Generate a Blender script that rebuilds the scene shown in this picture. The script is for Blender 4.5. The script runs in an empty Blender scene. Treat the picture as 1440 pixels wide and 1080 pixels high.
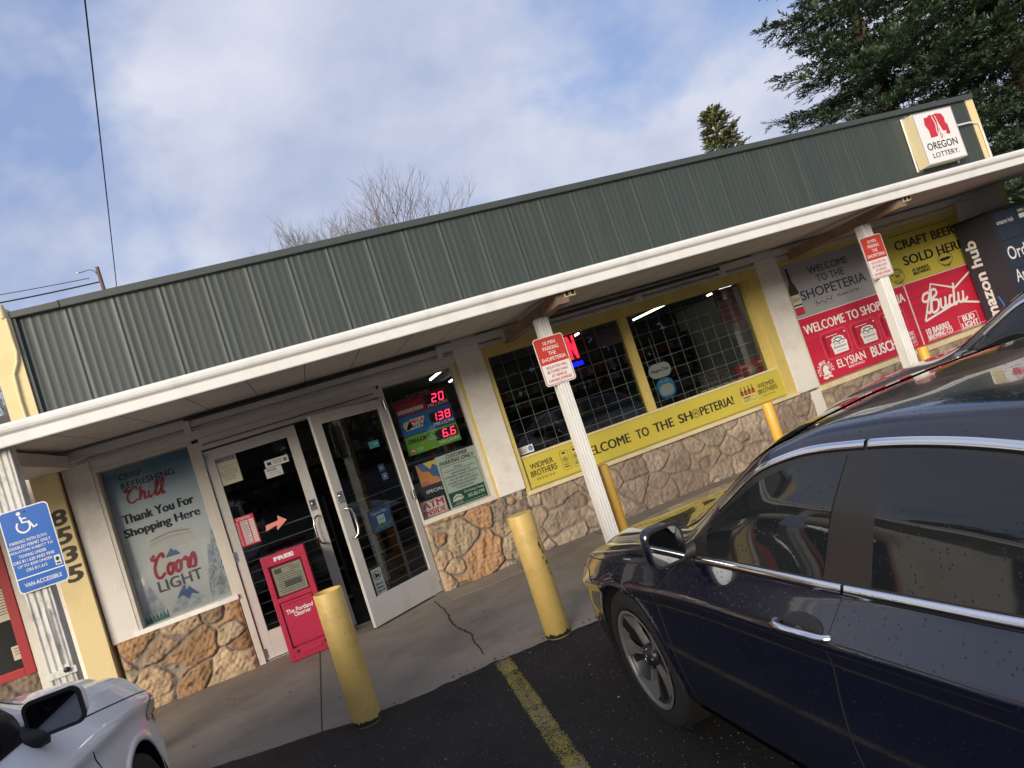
import bpy, bmesh, math, random
import numpy as np
from mathutils import Vector, Matrix
R = math.radians
scene = bpy.context.scene
COL = scene.collection

# ------------------------------------------------------------------ camera
cam_d = bpy.data.cameras.new('camera'); cam = bpy.data.objects.new('camera', cam_d); COL.objects.link(cam)
scene.camera = cam
cam_d.sensor_width = 36.0; cam_d.lens = 24.1; cam_d.clip_start = 0.05; cam_d.clip_end = 2000
_F = Vector((0.30039374, 0.95307201, 0.03764772)); _R = Vector((0.90934749, -0.27425464, -0.31284428)); _U = Vector((0.28783806, -0.12821132, 0.94905801))
cam.matrix_world = Matrix(((_R.x, _U.x, -_F.x, 0.0), (_R.y, _U.y, -_F.y, -7.19036), (_R.z, _U.z, -_F.z, 1.54197), (0, 0, 0, 1)))

# ------------------------------------------------------------------ sky, sun, exposure
SUN_EL, SUN_AZ = R(13.5), R(42)          # azimuth measured from the facade's normal, towards the left
world = bpy.data.worlds.new('World'); scene.world = world; world.use_nodes = True
wn = world.node_tree; wn.nodes.clear()
def wnode(t, **k):
    n = wn.nodes.new(t)
    for a, b in k.items(): setattr(n, a, b)
    return n
wl = wn.links.new
w_out = wnode('ShaderNodeOutputWorld'); w_bg = wnode('ShaderNodeBackground')
sky = wnode('ShaderNodeTexSky', sky_type='NISHITA'); sky.sun_disc = False
sky.sun_elevation = SUN_EL; sky.sun_rotation = math.pi + SUN_AZ; sky.air_density = 1.0; sky.dust_density = 1.5; sky.ozone_density = 1.5
tc = wnode('ShaderNodeTexCoord'); sep = wnode('ShaderNodeSeparateXYZ'); wl(tc.outputs['Generated'], sep.inputs[0])
mx = wnode('ShaderNodeMath', operation='MAXIMUM'); wl(sep.outputs['Z'], mx.inputs[0]); mx.inputs[1].default_value = 0.0
addz = wnode('ShaderNodeMath', operation='ADD'); wl(mx.outputs[0], addz.inputs[0]); addz.inputs[1].default_value = 0.55
dx = wnode('ShaderNodeMath', operation='DIVIDE'); wl(sep.outputs['X'], dx.inputs[0]); wl(addz.outputs[0], dx.inputs[1])
dy = wnode('ShaderNodeMath', operation='DIVIDE'); wl(sep.outputs['Y'], dy.inputs[0]); wl(addz.outputs[0], dy.inputs[1])
cxyz = wnode('ShaderNodeCombineXYZ'); wl(dx.outputs[0], cxyz.inputs[0]); wl(dy.outputs[0], cxyz.inputs[1])
def wnoise(scale, detail, rough, off, dist=0.0):
    m = wnode('ShaderNodeMapping'); wl(cxyz.outputs[0], m.inputs[0]); m.inputs['Location'].default_value = off
    n = wnode('ShaderNodeTexNoise'); wl(m.outputs[0], n.inputs['Vector'])
    n.inputs['Scale'].default_value = scale; n.inputs['Detail'].default_value = detail; n.inputs['Roughness'].default_value = rough
    n.inputs['Distortion'].default_value = dist
    return n
n1 = wnoise(2.6, 5, 0.55, (3.1, 0.4, 0.0), 0.15); n2 = wnoise(3.4, 6, 0.55, (1.2, 7.3, 2.0), 0.1)
rmp = wnode('ShaderNodeValToRGB'); wl(n1.outputs['Fac'], rmp.inputs[0])
rmp.color_ramp.elements[0].position = 0.38; rmp.color_ramp.elements[0].color = (0.18, 0.18, 0.18, 1)
rmp.color_ramp.elements[1].position = 0.53; rmp.color_ramp.elements[1].color = (1, 1, 1, 1)
rm2 = wnode('ShaderNodeValToRGB'); wl(n2.outputs['Fac'], rm2.inputs[0])
rm2.color_ramp.elements[0].position = 0.35; rm2.color_ramp.elements[0].color = (0.315, 0.36, 0.495, 1)
rm2.color_ramp.elements[1].position = 0.72; rm2.color_ramp.elements[1].color = (0.53, 0.55, 0.63, 1)
skm = wnode('ShaderNodeMix', data_type='RGBA', blend_type='MULTIPLY'); skm.inputs[0].default_value = 1.0
wl(sky.outputs[0], skm.inputs[6]); skm.inputs[7].default_value = (0.105, 0.105, 0.105, 1)
blu = wnode('ShaderNodeMix', data_type='RGBA'); blu.inputs[0].default_value = 0.55
wl(skm.outputs[2], blu.inputs[6]); blu.inputs[7].default_value = (0.19, 0.285, 0.58, 1)
cmx = wnode('ShaderNodeMix', data_type='RGBA'); wl(rmp.outputs['Color'], cmx.inputs[0]); wl(blu.outputs[2], cmx.inputs[6]); wl(rm2.outputs['Color'], cmx.inputs[7])
wl(cmx.outputs[2], w_bg.inputs[0]); w_bg.inputs[1].default_value = 1.0
wl(w_bg.outputs[0], w_out.inputs[0])

sun_d = bpy.data.lights.new('sun', 'SUN'); sun = bpy.data.objects.new('sun', sun_d); COL.objects.link(sun)
sun_d.energy = 3.7; sun_d.angle = R(32); sun_d.color = (1.0, 0.88, 0.72)
_d = Vector((math.sin(SUN_AZ) * math.cos(SUN_EL), math.cos(SUN_AZ) * math.cos(SUN_EL), -math.sin(SUN_EL)))
sun.rotation_euler = _d.to_track_quat('-Z', 'Y').to_euler(); sun.location = (-12, -20, 12)

scene.view_settings.view_transform = 'Standard'; scene.view_settings.look = 'None'
scene.view_settings.exposure = 0.52; scene.view_settings.gamma = 1.0; scene.view_settings.use_curve_mapping = False
scene.cycles.max_bounces = 8; scene.cycles.transparent_max_bounces = 12

# ------------------------------------------------------------------ helpers
def lin(r, g, b):
    f = lambda c: (c / 255) / 12.92 if c / 255 <= 0.04045 else ((c / 255 + 0.055) / 1.055) ** 2.4
    return (f(r), f(g), f(b), 1)

def mat(name, col, rough=0.6, metal=0.0, var=0.0, vscale=3.0, dirt=None, dscale=1.5, damt=0.5, bump=0.0, bscale=60.0, coat=0.0, spec=None, emit=None, estr=0.0, attr=None, stretch=None, rvar=0.0, drops=0.0):
    m = bpy.data.materials.new(name); m.use_nodes = True; nt = m.node_tree; p = nt.nodes['Principled BSDF']; L = nt.links.new
    p.inputs['Roughness'].default_value = rough; p.inputs['Metallic'].default_value = metal
    if coat: p.inputs['Coat Weight'].default_value = coat; p.inputs['Coat Roughness'].default_value = 0.03
    if spec is not None: p.inputs['Specular IOR Level'].default_value = spec
    if len(col) == 3: col = (*col, 1)
    tcn = nt.nodes.new('ShaderNodeTexCoord'); vec = tcn.outputs['Object']
    if stretch:
        mp = nt.nodes.new('ShaderNodeMapping'); L(vec, mp.inputs[0]); mp.inputs['Scale'].default_value = stretch; svec = mp.outputs[0]
    else: svec = vec
    src = None
    if attr:
        a = nt.nodes.new('ShaderNodeAttribute'); a.attribute_name = attr; src = a.outputs['Color']
    def noise(sc, det, v, rg=0.6):
        n = nt.nodes.new('ShaderNodeTexNoise'); L(v, n.inputs['Vector']); n.inputs['Scale'].default_value = sc; n.inputs['Detail'].default_value = det; n.inputs['Roughness'].default_value = rg
        return n
    if var:
        n = noise(vscale, 6, svec); mr = nt.nodes.new('ShaderNodeMapRange'); L(n.outputs['Fac'], mr.inputs[0])
        mr.inputs[1].default_value = 0.3; mr.inputs[2].default_value = 0.7; mr.inputs[3].default_value = 1 - var; mr.inputs[4].default_value = 1 + var
        mm = nt.nodes.new('ShaderNodeMix'); mm.data_type = 'RGBA'; mm.blend_type = 'MULTIPLY'; mm.inputs[0].default_value = 1
        if src: L(src, mm.inputs[6])
        else: mm.inputs[6].default_value = col
        L(mr.outputs[0], mm.inputs[7]); src = mm.outputs[2]
    if dirt:
        n = noise(dscale, 8, svec, 0.7); mr = nt.nodes.new('ShaderNodeMapRange'); L(n.outputs['Fac'], mr.inputs[0])
        mr.inputs[1].default_value = 0.5; mr.inputs[2].default_value = 0.68; mr.inputs[4].default_value = damt
        mm = nt.nodes.new('ShaderNodeMix'); mm.data_type = 'RGBA'; L(mr.outputs[0], mm.inputs[0])
        if src: L(src, mm.inputs[6])
        else: mm.inputs[6].default_value = col
        mm.inputs[7].default_value = (*dirt[:3], 1); src = mm.outputs[2]
    if src: L(src, p.inputs['Base Color'])
    else: p.inputs['Base Color'].default_value = col
    if rvar:
        n = noise(vscale * 1.7, 5, svec); mr = nt.nodes.new('ShaderNodeMapRange'); L(n.outputs['Fac'], mr.inputs[0])
        mr.inputs[1].default_value = 0.3; mr.inputs[2].default_value = 0.7; mr.inputs[3].default_value = max(0.01, rough - rvar); mr.inputs[4].default_value = rough + rvar
        L(mr.outputs[0], p.inputs['Roughness'])
    if bump or drops:
        b = nt.nodes.new('ShaderNodeBump'); b.inputs['Distance'].default_value = 0.01
        if drops:
            v = nt.nodes.new('ShaderNodeTexVoronoi'); L(vec, v.inputs['Vector']); v.inputs['Scale'].default_value = 95
            mr = nt.nodes.new('ShaderNodeMapRange'); L(v.outputs['Distance'], mr.inputs[0]); mr.inputs[1].default_value = 0.0; mr.inputs[2].default_value = 0.3; mr.inputs[3].default_value = 1; mr.inputs[4].default_value = 0
            gt = nt.nodes.new('ShaderNodeMath'); gt.operation = 'GREATER_THAN'; L(v.outputs['Color'], gt.inputs[0]); gt.inputs[1].default_value = 0.72
            ml = nt.nodes.new('ShaderNodeMath'); ml.operation = 'MULTIPLY'; L(mr.outputs[0], ml.inputs[0]); L(gt.outputs[0], ml.inputs[1])
            L(ml.outputs[0], b.inputs['Height']); b.inputs['Strength'].default_value = drops; b.inputs['Distance'].default_value = 0.003
        else:
            n = noise(bscale, 8, svec); L(n.outputs['Fac'], b.inputs['Height']); b.inputs['Strength'].default_value = bump
        L(b.outputs[0], p.inputs['Normal'])
        if coat: L(b.outputs[0], p.inputs['Coat Normal'])
    if emit is not None:
        p.inputs['Emission Color'].default_value = (*emit[:3], 1); p.inputs['Emission Strength'].default_value = estr
    return m

def glass_mat(name, tint=(0.6, 0.65, 0.65), refl=1.0, rough=0.0):
    m = bpy.data.materials.new(name); m.use_nodes = True; nt = m.node_tree; nt.nodes.clear(); L = nt.links.new
    o = nt.nodes.new('ShaderNodeOutputMaterial'); t = nt.nodes.new('ShaderNodeBsdfTransparent'); g = nt.nodes.new('ShaderNodeBsdfGlossy'); f = nt.nodes.new('ShaderNodeFresnel'); x = nt.nodes.new('ShaderNodeMixShader')
    t.inputs[0].default_value = (*tint, 1); g.inputs['Roughness'].default_value = rough; f.inputs[0].default_value = 1.52
    ml = nt.nodes.new('ShaderNodeMath'); ml.operation = 'MULTIPLY'; L(f.outputs[0], ml.inputs[0]); ml.inputs[1].default_value = refl
    L(ml.outputs[0], x.inputs[0]); L(t.outputs[0], x.inputs[1]); L(g.outputs[0], x.inputs[2]); L(x.outputs[0], o.inputs[0])
    return m

def link(o, parent=None):
    COL.objects.link(o)
    if parent is not None: o.parent = parent
    return o
def tag(o, label=None, cat=None, group=None, kind=None):
    if label: o['label'] = label
    if cat: o['category'] = cat
    if group: o['group'] = group
    if kind: o['kind'] = kind
    return o
def empty(name, loc=(0, 0, 0), rz=0.0, parent=None):
    o = bpy.data.objects.new(name, None); o.location = loc; o.rotation_euler = (0, 0, rz); o.empty_display_size = 0.2
    return link(o, parent)
def copy_tree(o, parent=None):
    c = o.copy(); COL.objects.link(c)
    if parent is not None: c.parent = parent
    for ch in list(o.children): copy_tree(ch, c)
    return c

class MB:
    def __init__(s): s.v = []; s.f = []; s.mi = []; s.mats = []; s.sm = []
    def m(s, mt):
        if mt not in s.mats: s.mats.append(mt)
        return s.mats.index(mt)
    def add(s, vs, fs, mt, smooth=False):
        b = len(s.v); s.v += [tuple(map(float, v)) for v in vs]; i = s.m(mt)
        for f in fs: s.f.append([b + int(k) for k in f]); s.mi.append(i); s.sm.append(smooth)
        return s
    def box(s, x0, x1, y0, y1, z0, z1, mt, bev=0.0):
        x0, x1 = sorted((x0, x1)); y0, y1 = sorted((y0, y1)); z0, z1 = sorted((z0, z1))
        if bev <= 0:
            vs = [(x, y, z) for z in (z0, z1) for y in (y0, y1) for x in (x0, x1)]
            return s.add(vs, [(0, 2, 3, 1), (4, 5, 7, 6), (0, 1, 5, 4), (2, 6, 7, 3), (0, 4, 6, 2), (1, 3, 7, 5)], mt)
        bm = bmesh.new(); bmesh.ops.create_cube(bm, size=1)
        for v in bm.verts: v.co = Vector((x0 + (v.co.x + .5) * (x1 - x0), y0 + (v.co.y + .5) * (y1 - y0), z0 + (v.co.z + .5) * (z1 - z0)))
        bmesh.ops.bevel(bm, geom=bm.edges[:], offset=bev, segments=2, affect='EDGES', profile=0.6)
        bm.verts.ensure_lookup_table()
        s.add([v.co[:] for v in bm.verts], [[v.index for v in f.verts] for f in bm.faces], mt); bm.free(); return s
    def obox(s, c, ax, hx, ay, hy, az, hz, mt):      # oriented box
        c, ax, ay, az = Vector(c), Vector(ax) * hx, Vector(ay) * hy, Vector(az) * hz
        vs = [c + ax * i + ay * j + az * k for k in (-1, 1) for j in (-1, 1) for i in (-1, 1)]
        return s.add(vs, [(0, 2, 3, 1), (4, 5, 7, 6), (0, 1, 5, 4), (2, 6, 7, 3), (0, 4, 6, 2), (1, 3, 7, 5)], mt)
    def tube(s, pts, r, mt, n=8, cap=True, smooth=True):
        pts = [Vector(p) for p in pts]; k = len(pts); rs = r if isinstance(r, (list, tuple)) else [r] * k
        vs = []; up = None
        for i, p in enumerate(pts):
            d = (pts[min(i + 1, k - 1)] - pts[max(i - 1, 0)]).normalized()
            if up is None: up = Vector((0, 0, 1)) if abs(d.z) < 0.9 else Vector((1, 0, 0))
            a = d.cross(up).normalized(); b = a.cross(d).normalized(); up = b
            for j in range(n):
                t = 2 * math.pi * j / n; vs.append(p + (a * math.cos(t) + b * math.sin(t)) * rs[i])
        fs = [(i * n + j, i * n + (j + 1) % n, (i + 1) * n + (j + 1) % n, (i + 1) * n + j) for i in range(k - 1) for j in range(n)]
        s.add(vs, fs, mt, smooth)
        if cap: s.add(vs[:n], [list(range(n))[::-1]], mt); s.add(vs[-n:], [list(range(n))], mt)
        return s
    def lathe(s, prof, mt, n=24, axis='z', c=(0, 0, 0), smooth=True):      # prof: (r, h)
        vs = []
        for r, h in prof:
            for j in range(n):
                t = 2 * math.pi * j / n; a, b = r * math.cos(t), r * math.sin(t)
                vs.append({'z': (c[0] + a, c[1] + b, c[2] + h), 'x': (c[0] + h, c[1] + a, c[2] + b), 'y': (c[0] + b, c[1] + h, c[2] + a)}[axis])
        fs = [(i * n + j, i * n + (j + 1) % n, (i + 1) * n + (j + 1) % n, (i + 1) * n + j) for i in range(len(prof) - 1) for j in range(n)]
        return s.add(vs, fs, mt, smooth)
    def grid(s, P, mt, smooth=True, flip=False):      # P: rows of points
        r, c = len(P), len(P[0]); vs = [p for row in P for p in row]
        fs = [(i * c + j, i * c + j + 1, (i + 1) * c + j + 1, (i + 1) * c + j) for i in range(r - 1) for j in range(c - 1)]
        if flip: fs = [f[::-1] for f in fs]
        return s.add(vs, fs, mt, smooth)
    def prism(s, pts, d, mt):      # pts 3-D polygon extruded by vector d
        n = len(pts); d = Vector(d); a = [Vector(p) for p in pts]; b = [p + d for p in a]
        return s.add(a + b, [list(range(n)), list(range(2 * n - 1, n - 1, -1))] + [(i, (i + 1) % n, n + (i + 1) % n, n + i)[::-1] for i in range(n)], mt)
    def build(s, name, parent=None, loc=None, rz=0.0):
        me = bpy.data.meshes.new(name); me.from_pydata(s.v, [], s.f)
        for m_ in s.mats: me.materials.append(m_)
        me.polygons.foreach_set('material_index', s.mi); me.polygons.foreach_set('use_smooth', s.sm)
        me.update()
        o = bpy.data.objects.new(name, me)
        if loc: o.location = loc
        o.rotation_euler = (0, 0, rz)
        return link(o, parent)

_tcache = {}; _tw = {}
def text2d(s, bold=0.0, shear=0.0):
    key = (s, bold, shear)
    if key in _tcache: return _tcache[key]
    cu = bpy.data.curves.new('t', 'FONT'); cu.body = s; cu.offset = bold; cu.shear = shear; cu.resolution_u = 3; cu.align_x = 'LEFT'
    ob = bpy.data.objects.new('t', cu); COL.objects.link(ob)
    me = bpy.data.meshes.new_from_object(ob.evaluated_get(bpy.context.evaluated_depsgraph_get()))
    v = [(q.co.x, q.co.y) for q in me.vertices]; f = [list(p.vertices) for p in me.polygons]
    bpy.data.objects.remove(ob); bpy.data.curves.remove(cu); bpy.data.meshes.remove(me)
    if v:
        x0 = min(p[0] for p in v); x1 = max(p[0] for p in v); y0 = min(p[1] for p in v); y1 = max(p[1] for p in v)
        v = [((x - x0) / max(1e-6, x1 - x0), (y - y0) / max(1e-6, y1 - y0)) for x, y in v]
    _tcache[key] = (v, f); _tw[key] = (x1 - x0) if v else 1.0; return v, f

def catmull(pts, n=8):
    P = [np.array(p, float) for p in pts]; P = [2 * P[0] - P[1]] + P + [2 * P[-1] - P[-2]]; out = []
    for i in range(1, len(P) - 2):
        for k in range(n):
            t = k / n; a, b, c, d = P[i - 1:i + 3]
            out.append(0.5 * ((2 * b) + (c - a) * t + (2 * a - 5 * b + 4 * c - d) * t * t + (3 * b - a - 3 * c + d) * t ** 3))
    out.append(P[-2]); return out

class Sign:
    """A flat thing in the place: a board with real thickness and its printing a hair proud of it."""
    def __init__(s, name, O, w, h, mt, X=(1, 0, 0), U=(0, 0, 1), t=0.004, r=0.0, border=None, parent=None, edge=None):
        s.w, s.h = w, h; s.X, s.U = Vector(X).normalized(), Vector(U).normalized(); s.N = s.X.cross(s.U); s.parts = {}; s.t = t
        pts = s.rr(0, 0, w, h, r) if r else [(0, 0), (w, 0), (w, h), (0, h)]
        b = MB(); fr = [s.P(x, y, 0) for x, y in pts]; bk = [p - s.N * t for p in fr]; n = len(pts)
        b.add(fr, [list(range(n))], mt)
        b.add(fr + bk, [list(range(2 * n - 1, n - 1, -1))] + [(i, n + i, n + (i + 1) % n, (i + 1) % n) for i in range(n)], edge or mt)
        s.o = b.build(name, parent, O)
    def P(s, x, y, l): return s.X * x + s.U * y + s.N * (0.0012 * l)
    @staticmethod
    def rr(x0, y0, x1, y1, r, n=6):
        out = []
        for cx, cy, a0 in ((x1 - r, y0 + r, -90), (x1 - r, y1 - r, 0), (x0 + r, y1 - r, 90), (x0 + r, y0 + r, 180)):
            for k in range(n + 1):
                a = R(a0 + 90 * k / n); out.append((cx + r * math.cos(a), cy + r * math.sin(a)))
        return out
    def mb(s, part): return s.parts.setdefault(part, MB())
    def poly(s, pts, mt, l=1, part='artwork'): s.mb(part).add([s.P(x, y, l) for x, y in pts], [list(range(len(pts)))], mt); return s
    def rect(s, x0, y0, x1, y1, mt, l=1, part='artwork', r=0):
        return s.poly(s.rr(x0, y0, x1, y1, r) if r else [(x0, y0), (x1, y0), (x1, y1), (x0, y1)], mt, l, part)
    def frame(s, x0, y0, x1, y1, wd, mt, l=1, part='artwork', r=0.0):
        if r:
            a = s.rr(x0, y0, x1, y1, r); b = s.rr(x0 + wd, y0 + wd, x1 - wd, y1 - wd, max(0.001, r - wd)); n = len(a)
            s.mb(part).add([s.P(x, y, l) for x, y in a + b], [(i, (i + 1) % n, n + (i + 1) % n, n + i) for i in range(n)], mt)
        else:
            s.rect(x0, y0, x1, y0 + wd, mt, l, part); s.rect(x0, y1 - wd, x1, y1, mt, l, part); s.rect(x0, y0 + wd, x0 + wd, y1 - wd, mt, l, part); s.rect(x1 - wd, y0 + wd, x1, y1 - wd, mt, l, part)
        return s
    def disc(s, cx, cy, rx, ry, mt, l=1, part='artwork', n=28):
        return s.poly([(cx + rx * math.cos(2 * math.pi * k / n), cy + ry * math.sin(2 * math.pi * k / n)) for k in range(n)], mt, l, part)
    def ring(s, cx, cy, rx, ry, wd, mt, l=1, part='artwork', a0=0, a1=360, n=32):
        pts = [(cx + rx * math.cos(R(a0 + (a1 - a0) * k / n)), cy + ry * math.sin(R(a0 + (a1 - a0) * k / n))) for k in range(n + 1)]
        return s.stroke(pts, wd, mt, l, part, smooth=False)
    def stroke(s, pts, wd, mt, l=1, part='artwork', smooth=True, taper=False):
        if smooth and len(pts) > 2: pts = catmull(pts)
        P = [np.array(p, float) for p in pts]; n = len(P); A = []; B = []
        for i in range(n):
            d = P[min(i + 1, n - 1)] - P[max(i - 1, 0)]; d = d / (np.hypot(*d) + 1e-9); nn = np.array((-d[1], d[0]))
            w_ = wd * (0.35 + 0.65 * abs(d[1])) if taper else wd
            A.append(P[i] + nn * w_ / 2); B.append(P[i] - nn * w_ / 2)
        s.mb(part).add([s.P(*p, l + .5 * i / n) for S_ in (A, B) for i, p in enumerate(S_)], [(n + i, n + i + 1, i + 1, i) for i in range(n - 1)], mt); return s
    def text(s, t, x0, y0, x1, y1, mt, l=2, bold=0.0, shear=0.0, part='lettering', slope=0.0):
        b1 = 0.0 if 'M' in t else min(bold, .008); v, f = text2d(t, b1, shear); ex = max(0.0, bold - b1) * 1.0 / _tw[(t, b1, shear)] * (x1 - x0)
        for k, d in enumerate((0, -ex, ex) if ex > 0 else (0,)): s.mb(part).add([s.P(x0 + ex + d + a * (x1 - x0 - 2 * ex), y0 + b * (y1 - y0), l + .12 * k) for a, b in v], f, mt)
        return s
    def lines(s, ts, x0, x1, ytop, lh, gap, mt, l=2, bold=0.0, frac=None, shear=0.0, part='lettering'):
        mxl = max(len(t) for t in ts); y = ytop
        for t in ts:
            wd = (x1 - x0) * min(1.0, len(t) / mxl); c = (x0 + x1) / 2
            s.text(t, c - wd / 2, y - lh, c + wd / 2, y, mt, l, bold, shear, part); y -= lh + gap
        return s
    def vtext(s, t, x0, y0, x1, y1, mt, l=2, bold=0.0, part='lettering'):      # reads upwards
        v, f = text2d(t, bold, 0.0)
        s.mb(part).add([s.P(x1 - b * (x1 - x0), y0 + a * (y1 - y0), l) for a, b in v], f, mt); return s
    def arctext(s, t, cx, cy, r, h, a0, a1, mt, l=2, bold=0.0, part='lettering'):
        n = len(t)
        for i, ch in enumerate(t):
            if ch == ' ': continue
            a = R(a0 + (a1 - a0) * (i + .5) / n); v, f = text2d(ch, bold, 0.0); w_ = h * 0.75
            up = np.array((math.cos(a), math.sin(a))); sd = np.array((math.sin(a), -math.cos(a)))
            if a1 > a0: up, sd = -up, -sd
            c = np.array((cx, cy)) + np.array((math.cos(a), math.sin(a))) * r
            s.mb(part).add([s.P(*(c + sd * (p - .5) * w_ + up * (q - .5) * h), l) for p, q in v], f, mt)
        return s
    def done(s, label=None, cat='sign', group=None):
        for k, m_ in s.parts.items(): m_.build(k, s.o)
        if label: tag(s.o, label, cat, group)
        return s.o

rnd = random.Random(7)
# ------------------------------------------------------------------ materials
M = {}
M['stucco'] = mat('white_stucco', (0.74, 0.71, 0.65), 0.85, var=0.06, vscale=1.2, dirt=(0.36, 0.31, 0.25), dscale=2.2, damt=0.35, bump=0.35, bscale=55)
M['soffit'] = mat('soffit_paint', (0.62, 0.60, 0.57), 0.8, var=0.08, vscale=0.8, dirt=(0.36, 0.31, 0.26), dscale=0.9, damt=0.35, bump=0.1, bscale=40)
M['white'] = mat('white_paint', (0.84, 0.83, 0.79), 0.5, var=0.04, vscale=2, dirt=(0.50, 0.47, 0.42), dscale=5, damt=0.25, stretch=(1, 1, 0.4))
M['peel'] = mat('peeling_white_paint', (0.74, 0.72, 0.66), 0.6, var=0.05, vscale=2, dirt=(0.17, 0.15, 0.12), dscale=9, damt=0.65, stretch=(2.2, 2.2, 0.7))
M['frame'] = mat('cream_frame_paint', (0.62, 0.58, 0.50), 0.5, var=0.05, dirt=(0.3, 0.27, 0.22), dscale=3, damt=0.3)
M['alu'] = mat('painted_aluminium', (0.56, 0.54, 0.50), 0.42, var=0.04, dirt=(0.30, 0.28, 0.24), dscale=4, damt=0.25)
M['steel'] = mat('brushed_steel', (0.62, 0.62, 0.61), 0.28, 1.0, rvar=0.08)
M['chrome'] = mat('chrome', (0.78, 0.78, 0.79), 0.09, 1.0)
M['dark'] = mat('dark_metal', (0.03, 0.03, 0.03), 0.5)
M['yellow_wall'] = mat('yellow_wall_paint', (0.80, 0.65, 0.34), 0.75, var=0.05, vscale=1.5, dirt=(0.45, 0.33, 0.14), dscale=3, damt=0.25, bump=0.12, bscale=45)
M['yellow_trim'] = mat('yellow_trim_paint', (0.60, 0.47, 0.14), 0.55, var=0.08, vscale=3, dirt=(0.42, 0.33, 0.12), dscale=4, damt=0.5)
M['cream_trim'] = mat('cream_trim_paint', (0.70, 0.60, 0.36), 0.6, var=0.06, dirt=(0.42, 0.34, 0.2), dscale=4, damt=0.4)
M['green'] = mat('green_metal_cladding', (0.043, 0.056, 0.049), 0.5, 0.0, var=0.10, vscale=1.4, dirt=(0.095, 0.095, 0.070), dscale=5, damt=0.5, stretch=(5, 5, 0.12), rvar=0.06)
M['green_trim'] = mat('green_metal_trim', (0.055, 0.066, 0.060), 0.45, var=0.06)
M['rust'] = mat('rusty_beam_steel', (0.24, 0.17, 0.12), 0.8, var=0.3, vscale=5, dirt=(0.28, 0.10, 0.025), dscale=3.5, damt=0.9, bump=0.3, bscale=40)
M['stone'] = mat('rubble_stone', (0.4, 0.3, 0.2), 0.88, attr='stone_color', var=0.30, vscale=14, dirt=(0.15, 0.12, 0.09), dscale=7, damt=0.35, bump=0.9, bscale=38)
M['concrete'] = mat('old_concrete', (0.245, 0.212, 0.172), 0.9, var=0.22, vscale=1.1, dirt=(0.125, 0.105, 0.085), dscale=1.3, damt=0.55, bump=0.35, bscale=70)
M['concrete_patch'] = mat('patched_concrete', (0.28, 0.24, 0.19), 0.85, var=0.12, vscale=2.5, bump=0.2, bscale=70)
M['crack'] = mat('joint_dirt', (0.035, 0.03, 0.022), 0.95)
M['moss'] = mat('moss_and_dirt', (0.035, 0.035, 0.016), 0.95, var=0.4, vscale=12, bump=0.8, bscale=60)
M['asphalt'] = mat('wet_asphalt', (0.0062, 0.0061, 0.0062), 0.75, var=0.35, vscale=1.2, dirt=(0.017, 0.016, 0.0145), dscale=26, damt=0.5, bump=1.0, bscale=85, rvar=0.12)
M['bollard'] = mat('yellow_bollard_paint', (0.66, 0.45, 0.13), 0.5, var=0.05, vscale=2.5, dirt=(0.34, 0.22, 0.08), dscale=5, damt=0.55, bump=0.06, bscale=30)
M['bollard_bright'] = mat('amber_bollard_paint', (0.80, 0.46, 0.07), 0.45, var=0.05, vscale=2.5)
M['rust_dark'] = mat('rust_spot', (0.10, 0.045, 0.02), 0.9, var=0.3, vscale=20)
M['black'] = mat('black_ink', (0.012, 0.012, 0.013), 0.5)
M['ink'] = mat('brown_black_ink', (0.03, 0.022, 0.015), 0.5)
M['wht'] = mat('white_ink', (0.80, 0.79, 0.76), 0.5)
M['paper'] = mat('yellowed_paper', (0.60, 0.56, 0.42), 0.7, var=0.05)
M['paperw'] = mat('white_paper', (0.70, 0.70, 0.66), 0.6)
M['grey_ink'] = mat('grey_ink', (0.16, 0.16, 0.16), 0.6)
M['red_sign'] = mat('red_sign_sheeting', (0.55, 0.05, 0.035), 0.4, var=0.04)
M['red_ink'] = mat('red_ink', (0.58, 0.03, 0.05), 0.5)
M['crimson'] = mat('crimson_vinyl', (0.56, 0.022, 0.055), 0.42, var=0.16, vscale=1.6, stretch=(0.5, 1, 9))
M['crimson_dark'] = mat('dark_crimson_vinyl', (0.30, 0.012, 0.03), 0.42)
M['blue_sign'] = mat('blue_sign_sheeting', (0.010, 0.12, 0.46), 0.4, var=0.04)
M['yellow_vinyl'] = mat('yellow_vinyl', (0.56, 0.47, 0.065), 0.5, var=0.06, vscale=2.2, bump=0.12, bscale=5)
M['grey_vinyl'] = mat('silver_grey_vinyl', (0.36, 0.36, 0.36), 0.5, var=0.10, vscale=1.0)
M['navy'] = mat('navy_ink', (0.03, 0.045, 0.08), 0.5)
M['glass'] = glass_mat('window_glass', (0.80, 0.83, 0.82), 0.85)
M['clear_glass'] = glass_mat('clear_window_glass', (0.95, 0.96, 0.95), 0.8)
M['door_glass'] = glass_mat('door_glass', (0.66, 0.69, 0.69), 0.9)
M['mesh'] = mat('grille_wire', (0.72, 0.71, 0.68), 0.5)
M['int_wall'] = mat('interior_wall', (0.10, 0.095, 0.09), 0.8)
M['int_floor'] = mat('interior_floor', (0.05, 0.045, 0.04), 0.5)
M['int_ceil'] = mat('interior_ceiling', (0.16, 0.16, 0.16), 0.8)
M['lamp'] = mat('lit_tube', (0.9, 0.9, 0.85), 0.5, emit=(1.0, 0.97, 0.86), estr=5.5)
M['led'] = mat('lit_red_digits', (0.3, 0.0, 0.02), 0.5, emit=(1.0, 0.03, 0.09), estr=2.0)
M['neon_red'] = mat('neon_red', (0.3, 0.0, 0.02), 0.5, emit=(1.0, 0.03, 0.06), estr=1.6)
M['neon_blue'] = mat('neon_blue', (0.0, 0.0, 0.3), 0.5, emit=(0.01, 0.02, 1.0), estr=1.1)

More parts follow.
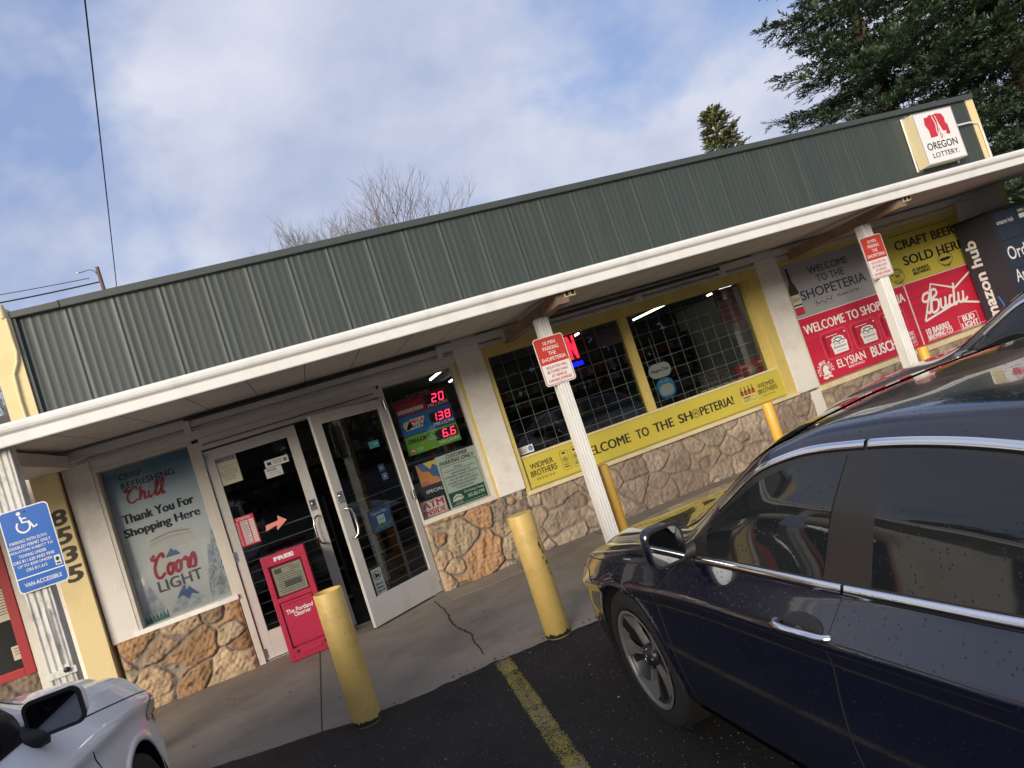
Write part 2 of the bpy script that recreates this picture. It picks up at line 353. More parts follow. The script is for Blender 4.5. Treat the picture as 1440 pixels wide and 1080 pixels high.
# ------------------------------------------------------------------ ground
def rsurf(x, y, z): return (x, y, z)
def lotz(x, y):      # the lot falls away gently from the walk, more so in front of the big window
    d = float(np.interp(x, (-.8, .5, 3.1, 3.9), (-.045, -.12, -.12, -.02)))
    return -0.003 if y >= -2.45 else (d if y <= -4.3 else -0.003 + (d + .003) * (-2.45 - y) / 1.85)
edge = [(-14, -1.2), (-4, -1.45), (-2.6, -1.7), (-1.6, -1.98), (-0.9, -2.26), (-0.35, -2.43), (0.1, -2.47), (0.75, -2.46), (1.1, -2.50), (1.6, -2.55), (2.4, -2.6), (4, -2.6), (7, -2.62), (12, -2.6), (24, -2.6)]
b = MB(); ys = [-400, -60, -20, -10, -4.3, -3.6, -3.2, -2.8, -2.45, -1.0, 0, 14, 60, 600]; xs = [-500, -60, -14, -5, -.8, -.37, .07, .5, 1.8, 3.1, 3.5, 3.9, 6, 14, 60, 500]
b.grid([[(x, y, lotz(x, y)) for x in xs] for y in ys], M['asphalt'], smooth=False, flip=True)
tag(b.build('parking_lot'), kind='structure')
b = MB(); rr = random.Random(3); top = []
for (x0, y0), (x1, y1) in zip(edge, edge[1:]):
    n = max(2, int((x1 - x0) / 0.05)) if -4 < x0 < 8 else 4
    for k in range(n):
        t = k / n; top.append((x0 + (x1 - x0) * t, y0 + (y1 - y0) * t + rr.uniform(-.010, .010)))
top.append(edge[-1])
a = [(x, y, 0.004) for x, y in top]; lo = [(x, y - 0.10, -0.010) for x, y in top]; bk = [(x, 3.0, 0.004) for x, y in top]
n = len(top)
b.add(a + bk, [(i, i + 1, n + i + 1, n + i) for i in range(n - 1)], M['concrete'])
b.add(lo + a, [(i, i + 1, n + i + 1, n + i) for i in range(n - 1)], M['concrete'])
tag(b.build('sidewalk'), kind='structure')
# expansion joint and crack, patched rectangle, moss along the edge
b = MB(); rr = random.Random(5); pts = []; y = -0.27
while y > -2.42: pts.append((0.72 + rr.uniform(-.007, .007) + 0.025 * math.sin(y * 6) * (1 if -1.9 < y < -1.0 else .3), y)); y -= 0.05
wd = [0.004 + 0.006 * (1 if -1.75 < p[1] < -1.0 else 0.25) * rr.random() for p in pts]
b.add([(p[0] - w, p[1], 0.008) for p, w in zip(pts, wd)] + [(p[0] + w, p[1], 0.008) for p, w in zip(pts, wd)], [(i + 1, i, len(pts) + i, len(pts) + i + 1) for i in range(len(pts) - 1)], M['crack'])
for x in (-0.42, 2.6, 4.6, 6.6): b.box(x - .003, x + .003, -2.45, -0.1, 0.0, 0.0075, M['crack'])
for k in range(50):
    x, y = rr.uniform(-1.6, 1.6), rr.uniform(-2.2, -.25); q = rr.uniform(.004, .012); a0 = rr.uniform(0, 6.3)
    b.add([(x + q * rr.uniform(.5, 1.6) * math.cos(a0 + t), y + q * math.sin(a0 + t), 0.0072) for t in (0, 1.3, 2.5, 3.8, 5)], [(0, 1, 2, 3, 4)], M['crack'])
tag(b.build('pavement_joint'), kind='structure')
b = MB(); b.box(0.86, 1.62, -0.52, -0.14, -0.01, 0.0085, M['concrete_patch']); tag(b.build('pavement_patch'), kind='structure')
b = MB(); rr = random.Random(9)
for k in range(900):
    i = rr.randrange(len(top) - 1); x, y = top[i]
    if not -1.8 < x < 3.2: continue
    dn = 1 if (0.4 < x < 1.0 or abs(x + .1) < .25 or abs(x - 1.25) < .3) else 0.3
    if rr.random() > dn: continue
    q = rr.uniform(.006, .022); y -= rr.uniform(-.015, .07); a0 = rr.uniform(0, 6); h = rr.uniform(.002, .010)
    v = [(x + q * math.cos(a0 + t) * rr.uniform(.6, 1.3), y + q * .7 * math.sin(a0 + t), -0.012) for t in (0, 1.2, 2.4, 3.7, 5)] + [(x, y, h - .004)]
    b.add(v, [(i_, (i_ + 1) % 5, 5) for i_ in range(5)], M['moss'])
tag(b.build('edge_moss'), kind='stuff')
# worn stall stripes
def stripe(x0, x1, y0, y1, seed):
    rr = random.Random(seed); b = MB(); mt = M['stripe']; nx, ny = 26, int((y0 - y1) / 0.0052)
    for j in range(ny):
        for i in range(nx):
            u, v = (i + .5) / nx, j * 0.0052
            e = min(u, 1 - u); w = 0.74 + 0.5 * math.sin(v * 9 + seed) * 0.22 - (0.34 if e < .07 else 0) - 0.16 * max(0, math.sin(u * 9 + v * 5)) - 0.30 * (1 if abs((v * 1.9) % 1 - .5) < .07 else 0)
            if j < 5 and rr.random() > .5: continue
            if rr.random() > w: continue
            cx = x0 + (x1 - x0) * u - .052 * v + rr.uniform(-.001, .001); cy = y0 - v; hx = (x1 - x0) / nx * .55; hy = .0030
            a0 = rr.uniform(0, 1.5)
            b.add([(cx + hx * 1.25 * math.cos(a0 + t), cy + hy * 1.25 * math.sin(a0 + t), lotz(cx, cy) + 0.004) for t in (0, 1.57, 3.14, 4.71)], [(0, 1, 2, 3)], mt)
    return b
M['stripe'] = mat('worn_yellow_line_paint', (0.40, 0.31, 0.075), 0.7, var=0.35, vscale=6, dirt=(0.34, 0.32, 0.27), dscale=7, damt=0.75)
tag(stripe(0.727, 0.838, -2.585, -5.4, 1).build('parking_stripe'), kind='structure')
tag(stripe(3.42, 3.535, -2.7, -4.4, 2).build('parking_stripe'), kind='structure')
# loose bright chips on the asphalt
b = MB(); rr = random.Random(12); mt = mat('stone_chip', (0.22, 0.21, 0.20), 0.8, var=0.4, vscale=30)
for k in range(3600):
    x, y = rr.uniform(-1.6, 2.6), rr.uniform(-5.2, -2.45); q = rr.uniform(.0012, .0036) * (2.2 if rr.random() < .03 else 1); z = lotz(x, y); a0 = rr.uniform(0, 6)
    if y > -2.75 and x < 0.4: continue
    v = [(x + q * math.cos(a0 + t) * rr.uniform(.7, 1.5), y + q * math.sin(a0 + t), z) for t in (0, 1.6, 3.1, 4.7)] + [(x, y, z + q * .9)]
    b.add(v, [(0, 1, 4), (1, 2, 4), (2, 3, 4), (3, 0, 4)], mt)
tag(b.build('gravel_chips'), kind='stuff')

# ------------------------------------------------------------------ the shop
shop = empty('shop_building', (0, 0, 0))
tag(shop, 'low convenience shop with ribbed dark green parapet and white canopy over stone-based windows', 'shop')
def part(name, b, parent=None): return b.build(name, parent or shop)
TOP = 3.84
# structural wall mass with openings
b = MB(); S = M['stucco']
b.box(-2.09, 10.16, 0.12, 0.24, 2.20, 3.70, S)                       # above the openings
b.box(-2.09, -1.86, -0.02, 0.2, 0.66, 2.47, S)                       # pilaster by the poster window
b.box(1.735, 2.035, -0.045, 0.2, 0.708, 2.47, S, 0.006)               # pilaster beside the lottery window
b.box(5.76, 6.09, -0.045, 0.2, 0.628, 2.47, S, 0.006)
b.box(5.93, 6.09, -0.04, 0.1, 0.0, 0.60, S)
b.box(9.30, 10.16, -0.03, 0.2, 0.0, 2.47, S)
b.box(6.09, 9.30, 0.04, 0.2, 0.55, 2.47, S)
b.box(-1.86, 1.735, 0.0, 0.13, 2.235, 2.47, S); b.box(2.035, 5.76, 0.015, 0.13, 2.30, 2.47, S); b.box(6.09, 9.30, 0.0, 0.05, 2.36, 2.47, S)
b.box(-2.09, -0.98, 0.06, 0.24, 0.0, 0.66, S); b.box(0.90, 9.30, 0.06, 0.24, 0.0, 0.62, S)
b.box(10.05, 10.16, 0.2, 9.0, 0, 3.7, S); b.box(-2.09, 10.16, 9.0, 9.15, 0, 3.7, S)
b.box(-2.09, 10.16, 0.24, 9.0, 3.05, 3.2, M['dark'])
part('wall', b)
b = MB(); b.box(-2.09, 10.05, 0.24, 9.0, 2.66, 2.72, M['int_ceil']); part('ceiling', b)
b = MB(); b.box(-2.08, 10.05, 0.20, 9.0, 0.001, 0.02, M['int_floor']); part('floor', b)
b = MB(); b.box(-2.08, 10.04, 8.90, 8.99, 0.02, 2.66, M['int_wall']); part('back_wall', b)
b = MB(); b.box(-2.33, -2.11, -0.07, 9.15, 0.0, 3.86, M['yellow_wall']); part('end_wall', b)
b = MB(); b.box(10.17, 10.31, -0.03, 9.15, 0.0, 3.79, M['yellow_wall']); part('end_wall', b)
# ribbed green cladding: one profile swept up, a lap seam every 0.41 m
prof = []; x = -2.10; k = 0
while x < 10.17:
    for u, d in ((0, 0.001), (0.004, .0036), (0.020, .0046), (0.0225, .001)): prof.append((x + u, d))
    for r_ in range(5):
        c = 0.062 + r_ * 0.072; a_ = 0.0037 - 0.0005 * r_
        for q in range(-3, 4): prof.append((x + c + q * 0.0085, 0.003 + a_ * 0.5 * (1 + math.cos(math.pi * q / 3))))
    x += 0.412
prof = [(min(p, 10.168), d) for p, d in prof]
b = MB(); b.grid([[(p, -0.012 - d, z) for p, d in prof] for z in (2.50, 3.78)], M['green'], smooth=True, flip=False)
o = part('wall_cladding', b)
b = MB(); b.box(-2.115, -1.70, -0.072, 0.2, 3.772, 3.835, M['green_trim'], .006); b.box(-1.72, 10.30, -0.062, 0.2, 3.772, 3.845, M['green_trim'], .006)
b.box(-2.11, -2.075, -0.05, -0.012, 2.5, 3.772, M['green_trim'])
part('cap_flashing', b)
# canopy: soffit, roof deck, fascia with a rolled gutter
YE = -1.83
b = MB()
sof = [[(x, y, z) for x in (-6, 13)] for y, z in ((-0.02, 2.47), (YE + .03, 2.415))]
b.grid(sof, M['soffit'], smooth=False, flip=True)
b.prism([(-6, 0.0, 2.50), (-6, YE + .04, 2.44), (-6, YE + .04, 2.50), (-6, 0.0, 2.56)], (19, 0, 0), M['soffit'])
for i in range(40):
    x = -5.8 + i * 0.46; b.add([(x, -.06, 2.4675), (x + .006, -.06, 2.4675), (x + .006, YE + .06, 2.4145), (x, YE + .06, 2.4145)], [(0, 1, 2, 3)], M['crack'])
part('canopy_soffit', b)
pr = [(0.035, 2.375), (0.0, 2.375), (-.004, 2.382), (-.004, 2.448), (-.012, 2.456), (-.026, 2.466), (-.034, 2.482), (-.036, 2.505), (-.030, 2.522), (-.014, 2.530), (0.03, 2.532), (0.06, 2.515)]
b = MB(); b.grid([[(x, YE + dy, z) for dy, z in pr] for x in (-6.0, 13.0)], M['white'], smooth=False, flip=True)
b.box(-6, 13, YE + .005, YE + .012, 2.44, 2.448, M['crack'])
o = part('canopy_fascia', b)
# ledger, conduits and boxes under the canopy
b = MB(); b.box(-2.1, 10.1, -0.075, -0.02, 2.36, 2.44, M['soffit'])
for z, y in ((2.335, -.03), (2.315, -.035)): b.tube([(-1.95, y, z), (9.2, y, z - .01)], 0.011, M['soffit'], 6)
b.tube([(-0.98, -.09, 2.43), (0.5, -.09, 2.43), (1.55, -.09, 2.43)], 0.02, M['dark'], 6)
b.tube([(2.9, -.11, 2.40), (5.2, -.11, 2.40)], 0.02, M['dark'], 6)
for x in (-0.97, 1.58, 4.05, 5.25, 2.35): b.box(x - .03, x + .03, -.11, -.02, 2.30, 2.42, M['soffit'], .004)
part('conduit', b)
for x, z0 in ((2.37, 2.24), (6.33, 2.24)):
    b = MB(); pts = [(x - .04, -0.02, 2.27), (x - .04, YE + .06, 2.285), (x - .04, YE + .06, 2.395), (x - .04, -0.02, 2.38)]
    b.prism(pts, (0.11, 0, 0), M['rust'])
    for dx_ in (.06, .115):
        b.box(x + dx_ - .02, x + dx_ + .025, YE + .05, YE + .09, 2.33, 2.385, M['cream_trim']); b.box(x + dx_ - .012, x + dx_ + .017, YE + .048, YE + .05, 2.338, 2.377, M['black'])
    part('canopy_beam', b)
b = MB(); b.box(-2.30, -1.98, YE + .06, -.08, 2.30, 2.41, M['soffit']); part('canopy_beam', b)
def fluted(x, y, w, d, z0, z1, mt):
    b = MB(); n = 4; pts = []
    h = w / 2; g = w / n
    for i in range(n):
        a0 = -h + i * g
        pts += [(a0 + .004, -d / 2), (a0 + g * .30, -d / 2), (a0 + g * .42, -d / 2 + .012), (a0 + g * .58, -d / 2 + .012), (a0 + g * .70, -d / 2), (a0 + g - .004, -d / 2)]
    pts += [(h, -d / 2 + .006), (h, d / 2), (-h, d / 2), (-h, -d / 2 + .006)]
    b.prism([(x + p, y + q, z0) for p, q in pts], (0, 0, z1 - z0), mt); return b
part('support_post', fluted(2.33, -1.25, 0.115, 0.115, 0.0, 2.28, M['white']))
part('support_post', fluted(6.30, -1.25, 0.115, 0.115, 0.0, 2.28, M['white']))
part('support_post', fluted(10.05, -1.25, 0.115, 0.115, 0.0, 2.40, M['white']))
b = fluted(-1.915, -1.70, 0.16, 0.10, 0.0, 2.40, M['peel'])
b.box(-2.008, -1.822, -1.765, -1.745, 0.80, 0.845, M['peel']); b.lathe([(0.0, -.02), (.018, -.018), (.018, 0)], M['dark'], 10, 'y', (-1.875, -1.765, .835)); b.tube([(-1.90, -1.77, 1.26), (-1.90, -1.762, .88)], .008, M['peel'], 6)
part('support_post', b)
# house number on the end wall
for ch, z in (('8', 1.832), ('5', 1.665), ('3', 1.492), ('5', 1.315)):
    v, f = text2d(ch, 0.03, 0.12); d = MB(); x0 = -2.266
    d.add([(x0 + p * .140, -.074, z + q * .145) for p, q in v], f, M['ink']); part('house_number', d)
# service pipe running down the end wall
b = MB(); b.tube([(-2.135, -.085, 3.88), (-2.135, -.085, 3.70), (-2.13, -.085, 3.45), (-2.15, -.085, 3.36), (-2.20, -.085, 3.26), (-2.21, -.085, 3.0), (-2.20, -.085, 2.52)], 0.014, M['cream_trim'], 8); b.tube([(-2.15, -.088, 3.78), (-2.15, -.088, 3.90)], .026, M['cream_trim'], 8)
b.tube([(-2.06, -.06, 2.37), (-1.95, -.10, 2.345), (-1.8, -.06, 2.37), (-1.6, -.05, 2.36)], .006, M['white'], 6)
part('pipe', b)
b = MB(); b.tube([(9.62, -.1, 3.42), (10.05, -.06, 3.43), (10.22, -.06, 3.40), (10.24, -.06, 3.2), (10.22, -.06, 2.55)], .013, M['white'], 8); part('pipe', b)

# rubble stone bases: relief carved from a field of irregular cells
def stone_base(x0, x1, z0, z1, yf, seed, pal, res=0.011, cell=(0.235, 0.19), mortar=(0.22, 0.19, 0.155), rough=1.0, depth=.035):
    g = np.random.default_rng(seed); cw, ch = cell; pts = []
    j = 0; z = z0 - ch * .5
    while z < z1 + ch:
        x = x0 - cw + (j % 2) * cw * .5
        while x < x1 + cw:
            pts.append((x + g.uniform(-.48, .48) * cw, z + g.uniform(-.46, .46) * ch)); x += cw * g.uniform(.75, 1.45)
        z += ch * g.uniform(.85, 1.15); j += 1
    pts = np.array(pts); nx, nz = int((x1 - x0) / res) + 1, int((z1 - z0) / res) + 1
    X, Z = np.meshgrid(np.linspace(x0, x1, nx), np.linspace(z0, z1, nz))
    def fbm(sx, sz, sd):
        q = np.zeros_like(X); r_ = np.random.default_rng(sd)
        for k in range(14):
            a, f_ = r_.uniform(0, 6.28), sx * 2 ** r_.uniform(0, 2.6); q += np.sin((X * math.cos(a) + Z * math.sin(a) * sz) * f_ + r_.uniform(0, 6.28)) / (f_ / sx) ** .8
        return q / 4
    Xw, Zw = X + .016 * fbm(16, 1, seed + 1), Z + .016 * fbm(16, 1, seed + 2)
    rot = g.uniform(-.6, .6, len(pts)); wt = g.uniform(.62, 1.6, len(pts)); ax = Xw[..., None] - pts[:, 0]; az = Zw[..., None] - pts[:, 1]
    D = np.hypot((ax * np.cos(rot) + az * np.sin(rot)) / cw * .95, (az * np.cos(rot) - ax * np.sin(rot)) / ch) * .2 / wt
    o2 = np.argsort(D, -1)[..., :2]; d1 = np.take_along_axis(D, o2[..., :1], -1)[..., 0]; d2 = np.take_along_axis(D, o2[..., 1:2], -1)[..., 0]; idx = o2[..., 0]
    e = np.clip((d2 - d1) / .023, 0, 1); e = e * e * (3 - 2 * e)
    hs = g.uniform(.55, 1.1, len(pts)); tx = g.uniform(-.5, .5, len(pts)); tz = g.uniform(-.7, .7, len(pts))
    H = e * (depth * hs[idx] + .05 * tx[idx] * (X - pts[idx, 0]) * 2 + .05 * tz[idx] * (Z - pts[idx, 1]) * 2) + e * rough * (.015 * fbm(30, 1.6, seed + 3) + .009 * fbm(80, .7, seed + 4))
    H = H * np.clip(np.minimum(X - x0, x1 - X) / .03, 0.12, 1)
    pal = np.array(pal); colr = pal[g.integers(0, len(pal), len(pts))] * g.uniform(.78, 1.2, (len(pts), 1))
    C = colr[idx] * e[..., None] + np.array(mortar) * (1 - e[..., None]); C *= (1 + .16 * fbm(11, 1, seed + 6))[..., None]
    b = MB(); P = np.stack([X, yf - H, Z], -1); b.grid([[tuple(P[i, k]) for k in range(nx)] for i in range(nz)], M['stone'])
    nv = nx * nz; base = len(b.v)
    b.box(x0 + .004, x1 - .004, yf + .004, yf + .13, z0, z1 - .004, M['stone'])
    ed = [P[i, 0] for i in range(nz)]; er = [P[i, -1] for i in range(nz)]; et = [P[-1, k] for k in range(nx)]
    bk = lambda q: [(p[0], yf + .1, p[2]) for p in q]
    b.grid([[tuple(p) for p in ed], bk(ed)], M['stone']); b.grid([[tuple(p) for p in er], bk(er)], M['stone'], flip=True); b.grid([[tuple(p) for p in et], bk(et)], M['stone'])
    o = b.build('stone_base', shop)
    at = o.data.color_attributes.new('stone_color', 'FLOAT_COLOR', 'POINT'); n = len(o.data.vertices)
    A = np.ones((n, 4), np.float32); A[:, :3] = mortar; A[:nv, :3] = C.reshape(-1, 3)
    k0 = base + 8
    for q, src in ((len(ed), C[:, 0]), (len(er), C[:, -1]), (len(et), C[-1])):
        A[k0:k0 + q, :3] = src; A[k0 + q:k0 + 2 * q, :3] = src; k0 += 2 * q
    at.data.foreach_set('color', A.ravel()); return o
ORANGE = [(.38, .225, .115), (.42, .26, .14), (.34, .20, .10), (.40, .29, .18), (.29, .20, .125), (.40, .31, .20)]
TAN = [(.33, .255, .185), (.30, .235, .175), (.35, .28, .21), (.28, .215, .16), (.32, .25, .175), (.37, .295, .22)]
stone_base(-2.06, -0.992, 0.0, 0.665, -0.02, 11, ORANGE, 0.0085, (0.30, 0.235))
stone_base(0.875, 2.02, 0.0, 0.705, -0.03, 23, ORANGE + TAN[:2], 0.009, (0.29, 0.23))
stone_base(2.00, 5.95, 0.0, 0.625, -0.015, 31, TAN, 0.012, (0.27, 0.21), (0.23, 0.185, 0.145), .62, depth=.028)
stone_base(6.05, 9.25, 0.0, 0.565, -0.015, 43, TAN, 0.016, (0.24, 0.19), (0.23, 0.185, 0.145), .62, depth=.028)

# ------------------------------------------------------------------ windows and doors of the shop
def pane(b_, x0, x1, z0, z1, y, mt): b_.box(x0, x1, y, y + .006, z0, z1, mt); return b_
# poster window
b = MB(); F_ = M['frame']
for x0, x1, z0, z1 in ((-1.86, -1.826, .70, 2.235), (-1.032, -0.985, .665, 2.235), (-1.826, -1.032, 2.203, 2.235)): b.box(x0, x1, -0.015, .12, z0, z1, F_, .003)
b.box(-1.89, -0.985, -0.045, .12, .665, .709, M['white'], .004)
w = part('window_frame', b); part('pane', pane(MB(), -1.828, -1.030, .707, 2.205, .085, M['clear_glass']), w)
b = MB(); b.box(-1.83, -1.03, .11, .12, .70, 2.21, M['paperw']); part('backing_sheet', b, w)
# lottery window
b = MB()
for x0, x1, z0, z1 in ((.868, .897, .705, 2.235), (1.669, 1.705, .705, 2.235), (.897, 1.669, 2.197, 2.235), (.897, 1.669, .705, .752)): b.box(x0, x1, -0.015, .12, z0, z1, F_, .003)
b.box(1.705, 1.735, -.02, .12, .70, 2.235, M['yellow_trim'], .003)
w = part('window_frame', b); part('pane', pane(MB(), .895, 1.671, .750, 2.199, .075, M['clear_glass']), w)
# big yellow window
b = MB(); Y_ = M['yellow_trim']
b.box(2.037, 2.087, -.03, .12, .66, 2.30, Y_, .004); b.box(5.529, 5.60, -.005, .12, .70, 2.18, Y_, .004); b.box(5.60, 5.757, -.035, .12, .66, 2.30, Y_, .005)
b.box(2.087, 5.60, -.03, .12, 2.18, 2.30, Y_, .005); b.box(2.087, 5.60, .0, .12, .665, 1.032, Y_, .005); b.box(2.03, 5.76, -.075, .12, .622, .665, M['cream_trim'], .006)
b.box(2.087, 5.60, -.012, .02, 1.012, 1.036, M['cream_trim'], .004)
w = part('window_frame', b); b = MB(); b.box(3.765, 3.850, -.012, .11, 1.036, 2.18, Y_, .005); part('mullion', b, w)
part('pane', pane(MB(), 2.087, 3.765, 1.030, 2.182, .07, M['glass']), w); part('pane', pane(MB(), 3.85, 5.531, 1.030, 2.182, .07, M['glass']), w)
b = MB()
for k in range(21): x = 2.10 + k * .172; b.tube([(x, .125, 1.03), (x, .125, 2.19)], .0030, M['mesh'], 5)
for k in range(7): z = 1.10 + k * .165; b.tube([(2.08, .122, z), (5.54, .122, z)], .0030, M['mesh'], 5)
part('security_grille', b, w)
# billboard bay frame
b = MB(); b.box(6.09, 9.30, -.05, .06, .565, .632, M['cream_trim'], .005); b.box(6.09, 6.118, -.03, .05, .632, 2.24, M['cream_trim'], .003); b.box(6.09, 9.3, -.03, .05, 2.225, 2.36, M['yellow_trim'], .004)
part('billboard_frame', b)
# door frame
b = MB(); b.box(-.985, -.925, -.02, .12, 0, 2.2, F_, .004); b.box(.868 - .0, .842, -.015, .12, 0, 2.2, F_, .004); b.box(-.925, .842, -.02, .12, 2.115, 2.235, F_, .004)
b.box(-.925, .842, -.06, .14, .004, .018, M['steel']); b.box(-.9, .8, -.028, -.02, 2.16, 2.168, M['crack'])
part('door_frame', b)
def door_leaf(loc, rz, flip):
    """local x runs 0 at the free edge to 0.88 at the hinge (mirrored when flip)."""
    W, H = 0.875, 2.075; A = M['alu']; sx = lambda x: W - x if flip else x
    b = MB(); bx = lambda x0, x1, z0, z1, y0=-.022, y1=.022: b.box(sx(x0), sx(x1), y0, y1, z0, z1, A, .003)
    bx(0, .10, 0, H); bx(W - .085, W, 0, H); bx(.10, W - .085, H - .10, H); bx(.10, W - .085, 0, .255)
    d = b.build('door', shop, loc, rz)
    g = MB(); g.box(sx(.095), sx(W - .08), -.004, .004, .25, H - .095, M['door_glass']); g.build('pane', d)
    g = MB()
    for k in range(8): z = .30 + k * .105; g.tube([(sx(.10), .03, z), (sx(W - .085), .03, z)], .006, M['mesh'], 6)
    if not flip:
        for x in (.30, .58): g.box(x - .016, x + .016, .034, .042, .26, 1.06, M['mesh'])
    g.tube([(sx(.10), .03, 1.16), (sx(W - .085), .03, 1.16)], .007, M['mesh'], 6)
    g.build('guard_bar', d)
    g = MB(); hx = sx(.055); hz0, hz1 = .86, 1.14; sgn = -1 if flip else 1
    g.tube([(hx - .012 * sgn, -.02, hz1), (hx, -.075, hz1), (hx + .03 * sgn, -.085, hz1 - .02), (hx + .045 * sgn, -.085, hz1 - .08), (hx + .045 * sgn, -.085, hz0 + .08), (hx + .03 * sgn, -.085, hz0 + .02), (hx, -.075, hz0), (hx - .012 * sgn, -.02, hz0)], .011, M['steel'], 10); g.build('handle', d)
    g = MB(); g.box(hx - .03, hx + .03, -.026, -.022, 1.20, 1.31, M['steel']); g.lathe([(0, -.036), (.016, -.034), (.018, -.022)], M['steel'], 14, 'y', (hx, 0, 1.27)); g.build('lock', d)
    for z in (.06, 1.02, 2.0):
        g = MB(); g.tube([(sx(W + .004), -.026, z - .05), (sx(W + .004), -.026, z + .05)], .013, M['steel'], 10); g.box(sx(W - .03), sx(W + .03), -.024, -.02, z - .045, z + .045, M['steel']); g.build('hinge', d)
    return d
door_l = door_leaf((-.918, 0.02, .022), 0.0, True)
door_r = door_leaf((.105, -.448, .022), R(30.6), False)

# ------------------------------------------------------------------ signs, posters and stickers
def grad_mat(name, h, stops, streak=0.0, rough=0.45):      # printed vertical fade, a property of the poster's own ink
    m = bpy.data.materials.new(name); m.use_nodes = True; nt = m.node_tree; p = nt.nodes['Principled BSDF']; L = nt.links.new; p.inputs['Roughness'].default_value = rough
    t = nt.nodes.new('ShaderNodeTexCoord'); s = nt.nodes.new('ShaderNodeSeparateXYZ'); L(t.outputs['Object'], s.inputs[0])
    d = nt.nodes.new('ShaderNodeMath'); d.operation = 'DIVIDE'; L(s.outputs['Z'], d.inputs[0]); d.inputs[1].default_value = h
    n = nt.nodes.new('ShaderNodeTexNoise'); L(t.outputs['Object'], n.inputs['Vector']); n.inputs['Scale'].default_value = 5; n.inputs['Detail'].default_value = 5
    ad = nt.nodes.new('ShaderNodeMath'); ad.operation = 'MULTIPLY_ADD'; L(n.outputs['Fac'], ad.inputs[0]); ad.inputs[1].default_value = streak; L(d.outputs[0], ad.inputs[2])
    r_ = nt.nodes.new('ShaderNodeValToRGB'); L(ad.outputs[0], r_.inputs[0]); e = r_.color_ramp.elements
    while len(e) < len(stops): e.new(0.5)
    for q, (ps, c) in zip(e, stops): q.position = ps; q.color = (*c, 1)
    L(r_.outputs[0], p.inputs['Base Color']); return m
W_, K_, RD = M['wht'], M['black'], M['red_ink']
def seven(s, ch, x, y, w, h, mt, l=3):
    t = h * .13; segs = {'0': 'abcdef', '1': 'bc', '2': 'abged', '3': 'abgcd', '6': 'afgedc', '8': 'abcdefg'}[ch]; hh = h / 2; sh = lambda px, py: (x + px + (py) * .16, y + py)
    R_ = {'a': (t * .6, h - t, w - t * .6, h), 'd': (t * .6, 0, w - t * .6, t), 'g': (t * .6, hh - t / 2, w - t * .6, hh + t / 2), 'f': (0, hh + t * .3, t, h - t * .4), 'b': (w - t, hh + t * .3, w, h - t * .4), 'e': (0, t * .4, t, hh - t * .3), 'c': (w - t, t * .4, w, hh - t * .3)}
    for k in segs:
        a, b_, c, d = R_[k]; s.poly([sh(a, b_), sh(c, b_), sh(c, d), sh(a, d)], mt, l, 'led_digits')

# --- beer poster in the end window
pg = grad_mat('poster_print', 1.48, [(0.0, (.55, .58, .60)), (0.35, (.80, .81, .80)), (0.6, (.75, .80, .83)), (0.82, (.60, .72, .82)), (0.95, (.36, .53, .68)), (1.0, (.18, .32, .46))], .10)
s = Sign('beer_poster', (-1.815, .105, .715), .775, 1.48, pg)
ink = mat('slate_ink', (.05, .06, .075), .5); cred = mat('script_red', (.50, .025, .045), .5)
s.text('CRISP.', .125, 1.358, .345, 1.415, ink, 2, .022); s.text('REFRESHING.', .125, 1.272, .615, 1.332, ink, 2, .022)
def scr(s, strokes, x0, y0, w, h, wd, mt, l=3, shear=.22, part='lettering'):
    for k, st in enumerate(strokes): s.stroke([(x0 + w * (px + shear * py * h / w), y0 + h * py) for px, py in st], wd, mt, l + .6 * k, part, taper=False)
s_h = lambda x: [[(x, 0), (x + .01, .5), (x + .02, 1.0)], [(x + .0, .1), (x + .05, .5), (x + .10, .55), (x + .115, .4), (x + .115, .08), (x + .15, .02), (x + .18, .1)]]
s_l = lambda x: [[(x - .03, .1), (x + .04, .55), (x + .085, .95), (x + .055, 1.05), (x + .03, .8), (x + .03, .1), (x + .065, .01), (x + .11, .12)]]
s_i = lambda x: [[(x, .5), (x, .1), (x + .04, .01), (x + .08, .12)], [(x + .01, .72), (x + .02, .74)]]
s_o = lambda x: [[(x + .07, .5), (x + .01, .36), (x + .01, .12), (x + .06, .0), (x + .12, .12), (x + .12, .38), (x + .07, .5), (x + .10, .42), (x + .18, .44)]]
s_C = lambda x: [[(x + .24, .82), (x + .20, 1.03), (x + .08, .85), (x + .01, .45), (x + .05, .08), (x + .14, -.02), (x + .25, .14)], [(x + .08, .88), (x - .02, .84), (x - .05, .98), (x + .03, 1.04)]]
s_r = lambda x: [[(x, .44), (x + .05, .54), (x + .07, .40), (x + .13, .44), (x + .10, .2), (x + .12, .02), (x + .17, .1)]]
s_s = lambda x: [[(x - .03, .1), (x + .07, .62), (x + .12, .3), (x + .10, .02), (x + .02, .02)]]
scr(s, s_C(.0) + s_h(.30) + s_i(.52) + s_l(.66) + s_l(.80), .135, 1.130, .37, .130, .019, cred, 3)
s.text('Thank You For', .055, .950, .690, 1.035, K_, 3, .042); s.text('Shopping Here', .036, .800, .712, .905, K_, 3, .042)
sil = grad_mat('can_print', 1.48, [(0, (.50, .51, .52)), (.25, (.76, .76, .75)), (.5, (.78, .76, .73)), (1, (.5, .5, .5))], .12)
s.poly([(.165, .0), (.60, .0), (.625, .60), (.60, .685), (.57, .735), (.50, .765), (.30, .765), (.235, .735), (.205, .685), (.18, .60)], sil, 1, 'can_picture')
s.stroke([(.23, .728), (.40, .752), (.575, .726)], .006, M['grey_ink'], 2, 'can_picture'); s.stroke([(.215, .690), (.40, .712), (.592, .69)], .004, M['grey_vinyl'], 2, 'can_picture')
